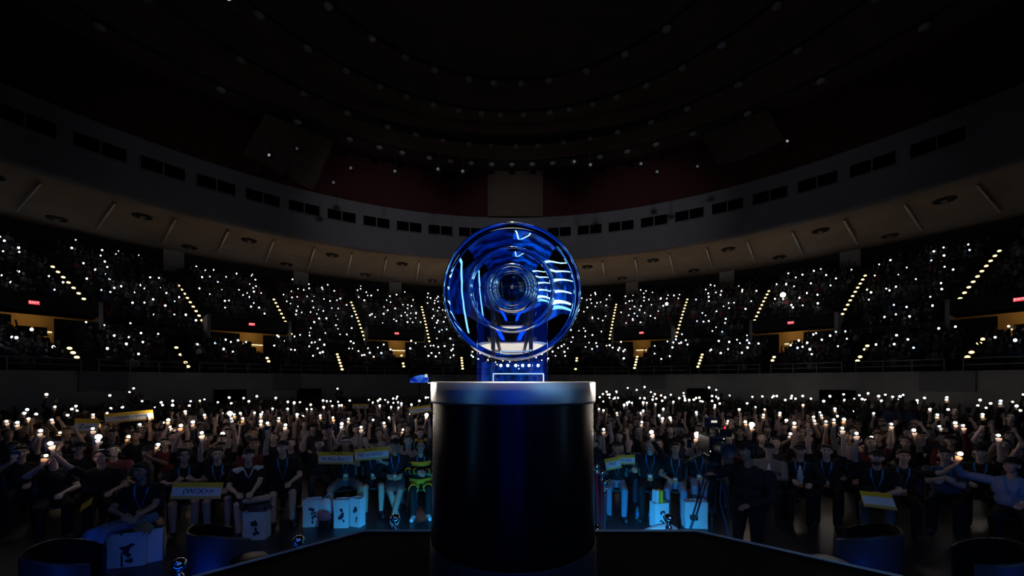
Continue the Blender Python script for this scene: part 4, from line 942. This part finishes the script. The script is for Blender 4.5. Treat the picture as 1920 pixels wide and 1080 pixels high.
# tub chairs and small tables beside the stage
INNER = mat('matte_black_lining', (.003, .003, .004), .8, 0, .1, spec=.1)
def tub(P, rz, label):
    o = empty('tub_chair', P, rz); tag(o, label, 'armchair', 'dark tub chairs beside the stage')
    m = MB(); out = []; n = 40
    def ring(r1, z, zf=0): return [Vector(((r1)*math.sin(a)*1.08, r1*math.cos(a)*.92, z+zf*(.5-.5*math.cos(a))*-1*0)) for a in np.linspace(-2.35, 2.35, n)]
    hgt = [.86-.10*max(0, abs(a)-.9)**1.2 for a in np.linspace(-2.35, 2.35, n)]
    def rg(r1, f_): return [Vector((r1*math.sin(a)*.80, r1*math.cos(a)*-.70, hgt[i]*f_)) for i, a in enumerate(np.linspace(-2.35, 2.35, n))]
    m.loops([rg(.36, .03), rg(.40, .10), rg(.425, .6), rg(.43, .96), rg(.42, 1.0), rg(.405, 1.0)], False, False); m.build('shell', M['gloss'], o, True)
    m = MB(); m.loops([rg(.405, 1.0), rg(.375, .97), rg(.35, .4), rg(.34, .03)], False, False); m.build('lining', INNER, o, True)
    MB().lathe([(.20, .03), (.225, .08), (.23, .40), (.20, .45), (.01, .46)], 32).build('seat_cushion', INNER, o, True)
    MB().lathe([(.20, 0), (.22, .02), (.20, .04), (.01, .04)], 24).build('base', M['plastic'], o, True)
tub(gpos(415, 4.25), math.radians(-35), 'dark tub chair with blue-lit back beside the left stage corner')
tub(gpos(1622, 4.25), math.radians(38), 'dark tub chair with blue-lit back beside the right stage corner')
tub(gpos(128, 3.75), math.radians(-55), 'dark tub chair barely seen at the far lower left')
tub(gpos(1862, 3.75), math.radians(58), 'dark tub chair barely seen at the far lower right')
def side_table(P, label, top='beige', h=.5):
    o = empty('side_table', P); tag(o, label, 'side table', 'round drum side tables'); MB().lathe([(.001, h-.02), (.16, h-.02), (.165, h-.01), (.16, h), (.001, h)], 32, caps=False).build('table_top', M[top], o, True)
    MB().lathe([(.12, 0), (.15, h*.5), (.15, h-.02)], 32, caps=False).build('drum', M['tabside'], o, True)
side_table(gpos(466, 3.83), 'round drum table with dark top right of the left tub chair', 'plastic', .68); side_table(gpos(1557, 3.72), 'round drum table with beige top left of the right tub chair', 'beige', .70)
side_table(gpos(1822, 3.45), 'round drum table with beige top at the lower right corner', 'beige', .52)
for sd, px, tx in (('left', 446, 412), ('right', 1588, 1624)):  # unseen floor lamps added to throw blue onto the tub chairs
    P = gpos(px, 3.62); o = empty('tub_fill_lamp', P); tag(o, 'added unseen blue lamp on the floor in front of the %s tub chair' % sd, 'light', 'added blue fill lamps on the floor')
    MB().lathe([(.001, 0), (.07, 0), (.075, .03), (.06, .07), (.001, .07)], 20, caps=False).build('housing', M['plastic'], o, True); MB().lathe([(.05, .071), (.001, .073)], 20, caps=False).build('lens', E['blueled'], o)
    light('tub_fill_beam', 'SPOT', P+Vector((0, .02, .12)), 60, (.0, .08, 1), gpos(tx, 4.15, .35), .03, 80, .9)
# broadcast camera, operator
cP = gpos(1338, 5.15)
o = empty('broadcast_camera', cP, math.radians(-8)); tag(o, 'black broadcast camera on tripod with glowing viewfinder in front of the right crowd', 'camera')
b = MB().box((0, .10, 1.62), (.20, .46, .26)).build('camera_body', M['plastic'], o, bevel=.02)
MB().lathe([(.05, -.14), (.075, -.16), (.08, -.40), (.095, -.42), (.095, -.50), (.085, -.50), (.08, -.47), (.01, -.47)], 28, (0, 0, 1.62), 'Y').build('lens', M['gloss'], o, True)
MB().tube([(0, -.10, 1.75), (0, -.08, 1.84), (0, .18, 1.84), (0, .22, 1.75)], .018, 8).build('top_handle', M['plastic'], o)
v = MB().box((-.04, -.02, 1.93), (.20, .10, .13)).build('viewfinder', M['plastic'], o, bevel=.01); MB().box((-.02, -.073, 1.945), (.075, .004, .03)).build('viewfinder_light', E['view'], v)
MB().box((.17, .05, 1.78), (.16, .06, .11)).build('side_monitor', M['plastic'], o, bevel=.01)
MB().box((0, .05, 1.44), (.16, .26, .10)).build('tripod_head', M['plastic'], o, bevel=.02); MB().lathe([(.09, 1.30), (.11, 1.34), (.11, 1.40)], 20).build('bowl', M['gloss'], o, True)
for a in (.3, 2.4, 4.5):
    e = Vector((.48*math.sin(a), .48*math.cos(a), 0)); t = Vector((.06*math.sin(a), .06*math.cos(a), 1.32))
    m = MB(); sd = Vector((math.cos(a), -math.sin(a), 0))*.035
    for s in (-1, 1): m.tube([t+sd*s, t.lerp(e, .55)+sd*s], .014, 8)
    m.tube([t.lerp(e, .5), e+Vector((0, 0, .02))], .018, 8); m.box(t.lerp(e, .53), (.09, .05, .06)); m.build('leg', M['gloss'], o)
MB().tube([(-.12, .1, 1.45), (-.22, .4, 1.30), (-.24, .55, 1.22)], .014, 8).build('pan_bar', M['plastic'], o); MB().tube([(.09, .2, 1.6), (.2, .25, 1.2), (.12, .1, .8), (.25, .1, .3), (.1, .05, .03)], .010, 8).build('cable', M['lanyard'], o, True)
for p, k, s_ in (((.145, .0, 1.855), 'red', .013), ((.06, -.13, 1.66), 'green', .016), ((.08, -.13, 1.72), 'white', .004), ((-.09, -.135, 1.55), 'white', .004)): MB().ell(p, (s_, .008, s_*1.3)).build('indicator', E[k], o, True)
f = make_prims(stand=True, lw=(-.34, -.28, 1.28), rw=(.14, -.24, 1.0), sleeves='long', hair='cap', yaw=-30, bulk=1.22)
oP = gpos(1402, 4.75); o = detailed(f, 'person', oP, math.radians(-55), 'camera operator in black with headset, standing beside the tripod', shirt='black', pants='black', lan=False, mouth='shut', group='camera crew')
m = MB(); m.tube([f.h(.092*math.cos(a), .01, .02+.125*math.sin(a)) for a in np.linspace(0, PI, 17)], .011, 8); [m.ell(f.h(s*.090, .01, 0), (.022, .036, .042), f.H) for s in (-1, 1)]; m.build('headset', M['plastic'], o, True)
# ------------------------------------------------------------------ the floor crowd behind the front row
Z2 = 480/1364; Z3 = 440/1251
PH = []
def addp(lst, x0, y0, s): PH.extend([(x0+a*s, y0+b*s) for a, b in lst])
addp([(35,255),(93,262),(145,193),(130,212),(193,217),(152,242),(248,112),(585,118),(690,100),(712,80),(293,178),(383,190),(405,174),(411,199),(360,223),(277,248),(217,305),(320,316),(497,220),(590,187),(571,212),(652,180),(757,148),(800,224),(826,181),(859,155),(866,169),(773,209),(745,272),(497,277),(525,338),(685,337),(843,379),(33,467),(517,498),(870,262),(905,284),(897,248),(964,278),(1028,259),(920,146),(920,170),(1016,149),(1009,172),(987,203),(1065,146),(1089,139),(1161,154),(1221,129),(1231,160),(1298,132),(1090,222),(1184,212),(1225,213),(1247,219),(1233,241),(1281,213),(1293,240),(1186,322),(1326,149)], 0, 700, Z2)
addp([(84,129),(95,160),(162,132),(232,122),(333,131),(397,152),(431,156),(462,154),(519,167),(316,188),(396,189),(498,190),(523,191),(143,213),(156,239),(261,207),(254,219),(254,255),(289,265),(350,239),(385,275),(220,210),(447,219),(477,229),(570,225),(588,180),(585,145),(605,148),(625,149),(634,173),(665,152),(671,170),(684,170),(662,82),(638,236),(685,269),(721,243),(727,145),(829,141),(850,155),(889,138),(878,146),(916,141),(931,153),(959,134),(981,124),(978,135),(960,157),(985,154),(1003,160),(948,179),(987,183),(887,172),(852,248),(936,236),(910,265),(1011,300),(1137,222),(1042,219),(1056,166),(1098,147),(1133,129),(1145,129)], 400, 700, Z3)
addp([(70,106),(98,127),(115,110),(117,150),(135,98),(140,113),(150,113),(187,97),(172,135),(195,131),(180,131),(150,130),(247,78),(295,88),(337,73),(317,117),(313,132),(320,148),(337,133),(330,155),(349,157),(371,100),(383,124),(392,111),(400,135),(380,140),(396,164),(425,118),(446,128),(431,146),(477,114),(491,152),(522,132),(545,105),(547,121),(552,133),(553,144),(575,142),(600,140),(612,131),(630,130),(636,148),(646,150),(681,76),(719,88),(697,121),(716,124),(730,133),(743,121),(791,118),(826,65),(697,147),(712,170),(738,161),(94,190),(118,197),(190,212),(228,168),(245,157),(255,153),(270,157),(330,199),(318,212),(323,260),(437,190),(414,224),(433,241),(473,237),(613,208),(616,325),(782,255),(842,192),(884,160),(912,125),(965,123),(928,180),(978,192),(971,221),(1018,128),(1025,121),(1042,121),(1059,211),(874,258),(909,273),(1093,250),(1136,266),(1115,322),(1182,169),(1122,120),(1118,133),(1087,142),(1142,135),(1180,121),(1224,135),(1238,232),(1243,253)], 1090, 700, Z3)
addp([(297,148),(319,71),(330,122),(403,112),(405,142),(460,135),(487,117),(533,107),(502,137),(519,142),(590,121),(625,114),(604,146),(664,125),(698,137),(703,123),(720,115),(794,144),(794,157),(834,131),(357,188),(277,208),(285,224),(309,256),(352,247),(369,228),(405,245),(450,203),(563,213),(658,270),(777,303),(551,340),(863,191),(903,221),(960,193),(914,282),(1040,278),(998,264),(953,128),(1118,171),(1130,142),(1186,160),(1162,184),(1240,147),(1144,219),(1303,152),(1325,174),(1345,198),(1360,113),(1129,44)], 1440, 700, Z2)
BIG = {(800,224), (525,338), (1186,322), (1225,213)}
# pose library
VS = []; rl = random.Random(3)
def variant(name, **k):
    k.setdefault('bulk', rl.choice([.98, 1.05, 1.12])); f = make_prims(**k); me = generic(f, name); return f, me
hs = ['short', 'cap', 'bob', 'curly', 'short', 'long']
SIT = []; STD = []; NON = []
for i, (lx, ly, z) in enumerate(((-.16, -.34, 1.10), (-.22, -.32, 1.24), (-.20, -.26, 1.38), (-.12, -.30, 1.38), (-.24, -.16, 1.50), (-.30, -.06, 1.50), (-.10, -.14, 1.54), (-.18, -.22, 1.44))):
    m = i % 2; a = (lx, ly, z); o_ = (.12, -.30, .68) if i % 3 else (.22, -.20, 1.42)
    if m: a = (-a[0], a[1], a[2]); o_ = (-o_[0], o_[1], o_[2])
    SIT.append(variant('person_seated', lw=o_ if m else a, rw=a if m else o_, lphone=not m, rphone=bool(m), hair=hs[i % 6], yaw=(-12, 10, 4, -6)[i % 4], pitch=10+3*(i % 3), sleeves='long' if i % 3 == 1 else 'short', legs='normal', female=hs[i % 6] in ('long', 'bob')))
for i, (lx, ly, z) in enumerate(((-.18, -.30, 1.62), (-.22, -.22, 1.76), (-.16, -.16, 1.88), (-.24, -.10, 1.86))):
    m = i % 2; a = (lx, ly, z); o_ = (.24, -.05, .90)
    if m: a = (-a[0], a[1], a[2]); o_ = (-.24, -.05, .90)
    STD.append(variant('person_standing', stand=True, lw=o_ if m else a, rw=a if m else o_, lphone=not m, rphone=bool(m), hair=hs[(i+1) % 6], pitch=8, sleeves='short' if i % 2 else 'long'))
for i, (l, r) in enumerate((((-.10, -.30, .68), (.10, -.30, .68)), ((-.24, -.10, 1.42), (.24, -.10, 1.42)), ((-.05, -.26, .86), (.06, -.26, .88)), ((-.12, -.28, .70), (.20, -.1, 1.48)), ((-.14, -.3, .70), (.04, -.26, 1.15)))):
    NON.append(variant('person_seated', lw=l, rw=r, hair=hs[(i+3) % 6], yaw=(10, -8, 0, 14, -16)[i], sleeves='long' if i in (0, 2) else 'short'))
def row_y(kx, k):   # where the ray x = kx*y meets row k
    R_ = 19.1+.86*k; A = 1+kx*kx; B = 24; C_ = 144-R_*R_; return (-B+math.sqrt(B*B-4*A*C_))/(2*A)
NR = 22; rows = {k: [] for k in range(1, NR+1)}
def inside(x, y, m=1.0): return math.hypot(x, y-CY) < 23-m
PEOPLE = []  # dict(row, x, y, variant, scale, phonepos or None)
front_xy = [(K_[0].x, K_[0].y) for K_ in K]+[(oP.x, oP.y), (cP.x, cP.y)]
PH = sorted(set(PH), key=lambda p: -p[1])
for (px, py) in PH:
    best = None; kx = (px-960)/F; off = (py-HOR)/F
    for k in range(1, NR+1):
        y = row_y(kx, k)
        if not inside(kx*y, y, .8): continue
        z = EYE-off*y
        for fam, lib in (('sit', SIT), ('std', STD)):
            for vi, (f, me) in enumerate(lib):
                fl = f.flash; sc = z/fl.z
                if not .93 < sc < 1.07: continue
                rz = face_to(kx*y, y); w_ = Matrix.Rotation(rz, 3, 'Z') @ (Vector(fl)*sc); bx, by = kx*y-w_.x, y-w_.y
                gap = min([abs(bx-q)for q in rows[k]]+[9])
                if gap < .44: continue
                if min(math.hypot(bx-a, by-b) for a, b in front_xy) < .62: continue
                cost = abs(sc-1)*12+(1.1 if fam == 'std' else 0)+(0 if gap > .55 else .2)+(k*.02)+rl.random()*.25
                if py > 800: cost += abs(k-2)*.12
                if best is None or cost < best[0]: best = (cost, k, fam, vi, sc, bx, by, Vector((kx*y, y, z)))
    if best:
        _, k, fam, vi, sc, bx, by, pp = best; rows[k].append(bx); PEOPLE.append(dict(k=k, x=bx, y=by, lib=(fam, vi), s=sc, ph=pp, px=px, py=py))
print('phones placed', len(PEOPLE), 'of', len(PH))
for k in range(1, NR+1):    # fill the other seats of each row
    R_ = 19.1+.86*k; step = .58/R_; a = -1.0
    a += rl.random()*step
    while a < 1.0:
        x = R_*math.sin(a); y = R_*math.cos(a)-12+rl.uniform(-.06, .06); a += step
        if y < 4.3 or not inside(x, y) or abs(x/y) > 1.47: continue
        if k <= 2 and abs((x/y)*F+960-565) < 26: continue
        if min([abs(x-q) for q in rows[k]]+[9]) < .40 or rl.random() < .06: continue
        if min(math.hypot(x-p, y-q) for p, q in front_xy) < .62: continue
        rows[k].append(x); PEOPLE.append(dict(k=k, x=x, y=y, lib=('non', rl.choice([0, 0, 1, 2, 2, 3, 4])), s=rl.uniform(.95, 1.04), ph=None))
# the nearest are individuals, the rest are one mass
def hidden(p):  # directly behind the pedestal
    return abs(p['x']/p['y']*F-2) < 140*(1 if p['y'] > 3 else 1)
vis = [p for p in PEOPLE if not hidden(p)]
vis.sort(key=lambda p: math.hypot(p['x'], p['y']))
N_IND = 300-len(K)-1
ind = vis[:N_IND]; ids = set(id(p) for p in ind); far = [p for p in PEOPLE if id(p) not in ids]
cnt = {}
for k in range(1, NR+1):
    for side in (-1, 1):
        for j, p in enumerate(sorted([q for q in PEOPLE if q['k'] == k and q['x']*side > 0], key=lambda q: abs(q['x']))): p['n'] = j+1
pal = [('black', (.010, .010, .012)), ('black', (.014, .013, .014)), ('charcoal', (.035, .035, .040)), ('charcoal', (.05, .05, .055)), ('pale grey', (.22, .21, .20)), ('white', (.42, .41, .40)), ('navy', (.015, .025, .06)), ('dark red', (.12, .012, .015)), ('tan', (.22, .15, .09)), ('olive', (.05, .06, .03))]
def col_pick(): return rl.choices(pal, [9, 7, 6, 4, 2, 2, 4, 2, 2, 2])[0]
KIND = {}
def kind_of_light(p):
    if p['py'] > 780 and rl.random() < .25: return 'flashw'
    return rl.choices(['flash', 'flashb', 'flashw'], [10, 1.5, .9])[0]
pose_txt = {'sit': 'raising a phone', 'std': 'standing with phone up', 'non': 'without a lit phone'}
nlit = 0
for p in ind:
    fam, vi = p['lib']; f, me = {'sit': SIT, 'std': STD, 'non': NON}[fam][vi]
    cname, c = col_pick(); o = bpy.data.objects.new('person', me); COL.objects.link(o)
    o.location = (p['x'], p['y'], 0); o.rotation_euler = (0, 0, face_to(p['x'], p['y'])); o.scale = (p['s'],)*3; o.color = (*c, 1)
    side = 'left' if p['x'] < 0 else 'right'
    tag(o, 'person in %s top %s, %s %s of pedestal, %s crowd row' % (cname, pose_txt[fam], nth(p['n']), side, nth(p['k']+1)), 'person', 'floor crowd behind the front row')
litp = [p for p in PEOPLE if p['ph'] is not None]
litp.sort(key=lambda p: p['ph'].y)
MBF = {k: MB() for k in ('flash', 'flashb', 'flashw')}
for i, p in enumerate(litp):
    side = 'left' if p['x'] < 0 else 'right'; d = p['ph'].y
    r = (.013 + .0015*d)*rl.uniform(.8, 1.25)
    big = any(abs(p['px']-(a*Z2)) < 1 and abs(p['py']-700-b*Z2) < 1 for a, b in BIG) or (abs(p['px']-(1090+616*Z3)) < 1) or (abs(p['px']-(400+1137*Z3)) < 1) or (abs(p['px']-(1090+909*Z3)) < 1)
    if big: r *= 1.9
    kd = kind_of_light(p)
    pw = 0
    if i < 60 or big: pw = .9*(2 if big else 1)
    elif i % 4 == 0: pw = 1.6
    add_phone(p['ph'], face_to(p['x'], p['y']), r, kd, 'lit phone held by the person %s %s of pedestal, %s crowd row' % (nth(p['n']), side, nth(p['k']+1)), power=pw, tilt=rl.uniform(-.3, .3))
print('individual people', len(ind), 'far', len(far), 'lit', len(litp))
# ---- low-poly template figures for the mass
def lowpoly(arm, stand=False, n=6):
    mb = MB(); z0 = .36 if stand else 0
    mb.ell((0, .05, .80+z0), (.19, .13, .30), None, n+1, 4, 0); mb.caps((-.17, .06, .98+z0), (.17, .06, .98+z0), .06, .06, n, 0)
    mb.ell((0, .02, 1.24+z0), (.082, .10, .115), None, n+2, 5, 1); mb.ell((0, .045, 1.27+z0), (.09, .10, .10), None, n+2, 4, 2)
    if not stand:
        for s in (-1, 1): mb.caps((s*.1, .0, .55), (s*.12, -.42, .53), .08, .06, n, 3); mb.caps((s*.12, -.42, .5), (s*.12, -.4, .06), .055, .045, n, 3)
    else:
        for s in (-1, 1): mb.caps((s*.1, .03, .9), (s*.12, .03, .06), .09, .05, n, 3)
    for s in (-1, 1):
        if arm and (s < 0 or arm == 2): e = (s*.30, -.10, 1.14+z0); w_ = (s*.22, -.22, 1.40+z0)
        else: e = (s*.27, -.02, .76+z0); w_ = (s*.12, -.28, .70+z0)
        mb.caps((s*.2, .05, 1.0+z0), e, .055, .045, n, 0); mb.caps(e, w_, .042, .030, n, 1); mb.ell((w_[0], w_[1], w_[2]+.06), (.035, .02, .06), None, n, 4, 1)
    return mb
def tiny(arm):
    mb = MB(); mb.ell((0, .05, .80), (.20, .13, .30), None, 6, 3, 0); mb.ell((0, .02, 1.24), (.085, .10, .125), None, 6, 4, 1); mb.ell((0, .05, 1.28), (.09, .10, .09), None, 5, 3, 2)
    mb.box((0, -.2, .52), (.34, .45, .14), None, 3)
    for s in (-1, 1):
        if arm and (s < 0 or arm == 2): mb.tube([(s*.2, .05, 1.0), (s*.28, -.10, 1.16)], [.055, .045], 5, 0); mb.tube([(s*.28, -.10, 1.16), (s*.2, -.24, 1.46)], [.042, .035], 5, 1)
        else: mb.tube([(s*.2, .05, 1.0), (s*.25, -.02, .74), (s*.12, -.28, .68)], [.055, .05, .035], 5, 0)
    return mb
def arr(mb):
    fs = mb.f; return np.array([tuple(v) for v in mb.v], np.float32), fs, mb.m
def mass(name, items, mats, label, cat):
    """items: (template, x, y, z, rz, scale, shirt slot)"""
    V = []; loops = []; starts = []; tot = []; mi = []; vb = 0; lb = 0; cache = {}
    for (t, x, y, z, rz, s, sh) in items:
        if id(t) not in cache:
            v, fs, m_ = arr(t); L_ = np.array([i for f_ in fs for i in f_], np.int32); T_ = np.array([len(f_) for f_ in fs], np.int32); cache[id(t)] = (v, L_, T_, np.array(m_, np.int32))
        v, L_, T_, m_ = cache[id(t)]
        c, s_ = math.cos(rz), math.sin(rz); q = np.empty_like(v); q[:, 0] = (v[:, 0]*c-v[:, 1]*s_)*s+x; q[:, 1] = (v[:, 0]*s_+v[:, 1]*c)*s+y; q[:, 2] = v[:, 2]*s+z
        V.append(q); loops.append(L_+vb); tot.append(T_); mm = m_.copy(); mm[m_ == 0] = sh; mi.append(mm); vb += len(v)
    V = np.concatenate(V); loops = np.concatenate(loops); tot = np.concatenate(tot); mi = np.concatenate(mi); st = np.concatenate([[0], np.cumsum(tot)[:-1]]).astype(np.int32)
    me = bpy.data.meshes.new(name); me.vertices.add(len(V)); me.vertices.foreach_set('co', V.ravel()); me.loops.add(len(loops)); me.loops.foreach_set('vertex_index', loops)
    me.polygons.add(len(tot)); me.polygons.foreach_set('loop_start', st); me.update(calc_edges=True)
    for m in mats: me.materials.append(m)
    me.polygons.foreach_set('material_index', mi); me.polygons.foreach_set('use_smooth', [True]*len(tot))
    o = bpy.data.objects.new(name, me); COL.objects.link(o); tag(o, label, cat, kind='stuff'); return o
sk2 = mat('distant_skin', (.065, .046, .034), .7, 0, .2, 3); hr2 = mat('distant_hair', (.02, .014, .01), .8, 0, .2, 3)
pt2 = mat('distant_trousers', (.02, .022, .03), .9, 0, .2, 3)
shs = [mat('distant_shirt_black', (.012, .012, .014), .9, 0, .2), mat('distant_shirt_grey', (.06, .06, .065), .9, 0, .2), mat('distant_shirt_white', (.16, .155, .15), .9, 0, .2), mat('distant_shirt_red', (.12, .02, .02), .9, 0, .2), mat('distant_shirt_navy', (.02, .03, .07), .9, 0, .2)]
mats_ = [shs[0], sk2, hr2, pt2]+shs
def shslot(): return 4+rl.choices(range(5), [8, 5, 2, 1, 2])[0]
LP = {('n', 0): lowpoly(0), ('n', 1): lowpoly(1), ('n', 2): lowpoly(2), ('s', 1): lowpoly(1, True)}
items = []
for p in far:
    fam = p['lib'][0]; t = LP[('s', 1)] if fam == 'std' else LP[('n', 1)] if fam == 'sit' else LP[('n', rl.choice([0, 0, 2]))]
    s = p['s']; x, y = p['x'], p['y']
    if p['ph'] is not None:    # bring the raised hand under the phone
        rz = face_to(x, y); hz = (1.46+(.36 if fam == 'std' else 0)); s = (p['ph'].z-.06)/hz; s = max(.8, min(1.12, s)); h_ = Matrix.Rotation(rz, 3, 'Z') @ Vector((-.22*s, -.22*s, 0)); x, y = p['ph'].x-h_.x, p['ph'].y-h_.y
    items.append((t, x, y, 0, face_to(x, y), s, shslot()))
# stands: seated rows with gaps at the aisles, plus their phone lights
TN = [tiny(0), tiny(1), tiny(2)]
pts = {'stand': [], 'standb': [], 'standy': []}
def aisle_at(tier, r):
    out = []
    for t, a0, r0, a1, r1 in AIS:
        if t != tier: continue
        q = 0 if abs(r0-r1) < .1 else (r-r1)/(r0-r1); q = max(-.2, min(1.2, q)); out.append(a1+(a0-a1)*q)
    return out
for tier, R0, Z0, S, D, Kn in (('upper', UP_R0, UP_Z0, UP_S, UP_D, 13), ('lower', LOW_R0, LOW_Z0, LOW_S, LOW_D, 8)):
    for k in range(Kn):
        r = R0+D*(k+.62); z = Z0+S*k; da = math.degrees(.56/r); a = -66+rl.random()*da; ai = aisle_at(tier, r); wa = math.degrees(.62/r)
        while a < 66:
            ok = all(abs(a-b) > wa for b in ai)
            if tier == 'upper' and k < 3 and any(abs(a-b) < HW+.3 for b in PORT): ok = False
            if tier == 'lower' and k > 4 and any(abs(a-b) < 1.8 for b in PORT): ok = False
            if ok and rl.random() < .93:
                P = polar(a, r, z); lit = rl.random() < (.42 if tier == 'upper' else .32)*(1 if abs(a) < 50 else .8)
                if tier == 'lower' and k == 0: lit = lit and rl.random() < .4
                if k >= 12: lit = lit and rl.random() < .4
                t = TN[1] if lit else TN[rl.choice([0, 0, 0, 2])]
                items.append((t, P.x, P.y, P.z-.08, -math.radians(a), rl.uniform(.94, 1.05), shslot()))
                if lit:
                    q = P+Vector((rl.uniform(-.2, .1), -.28, 1.50+rl.uniform(-.3, .1)))
                    pts[rl.choices(['stand', 'standb', 'standy'], [12, 3, .35])[0]].append((q, rl.uniform(.044, .074)*(1 if tier == 'upper' else 1.0)))
            a += da
print('audience', len(items))
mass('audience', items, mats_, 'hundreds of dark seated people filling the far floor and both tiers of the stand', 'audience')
bl = MB(); mi_ = 0
for j, (k, lst) in enumerate(pts.items()):
    for q, r in lst: bl.ell(q, (r, r*.6, r), None, 8, 4, j)
print('stand lights', sum(len(v) for v in pts.values()))
tag(bl.build('phone_lights', [E['stand'], E['standb'], E['standy']], None, True), 'hundreds of tiny phone flashes glittering over the seated stand', 'phone lights', kind='stuff')
# two unusually bright flashes and a light on the rail side in the right stand
for px, py, r, lb, tr_ in ((1468, 553, .20, 'brightest white flash high in the right stand', 'upper'), (1250, 570, .14, 'bright yellowish flash in the stand right of the trophy', 'upper'), (1552, 723, .10, 'bright lone flash in front of the arena wall at right', None), (632, 729, .09, 'bright lone flash in front of the arena wall at left', None)):
    if tr_: a, r_ = az_of(px, py, lambda q: z_up(q)+1.5, UP_R0); P = polar(a, r_, z_up(r_)+1.5)
    else: P = at(px, py, 21)
    if tr_: add_phone(P, face_to(P.x, P.y), r, 'flash', lb, 'unusually bright phone flashes', power=3)
# warm glow of the phones collected over the far rows (each lamp sits at a lit phone of the mass)
sel = pts['stand'][::70]
for q, r in sel: light('flash_glow', 'POINT', q+Vector((0, -.15, .1)), .8, (1, .88, .76), None, .08)
# rows of empty seats seen between people in the stands
seat = MB(); seat.box((0, 0, .42), (.46, .40, .05)); seat.box((0, .21, .66), (.46, .04, .44))
sit_ = []
for tier, R0, Z0, S, D, Kn in (('upper', UP_R0, UP_Z0, UP_S, UP_D, 13), ('lower', LOW_R0, LOW_Z0, LOW_S, LOW_D, 8)):
    for k in range(Kn):
        r = R0+D*(k+.66); z = Z0+S*k; da = math.degrees(.56/r); a = -64; ai = aisle_at(tier, r); wa = math.degrees(.62/r)
        while a < 64:
            if all(abs(a-b) > wa for b in ai) and not (k < 3 and tier == 'upper' and any(abs(a-b) < HW+.3 for b in PORT)):
                P = polar(a, r, z); sit_.append((seat, P.x, P.y, P.z, -math.radians(a), 1, 0))
            a += da
mass('stand_seats', sit_, [M['wood']], 'rows of dark fixed seats under the audience in the stand', 'seats')
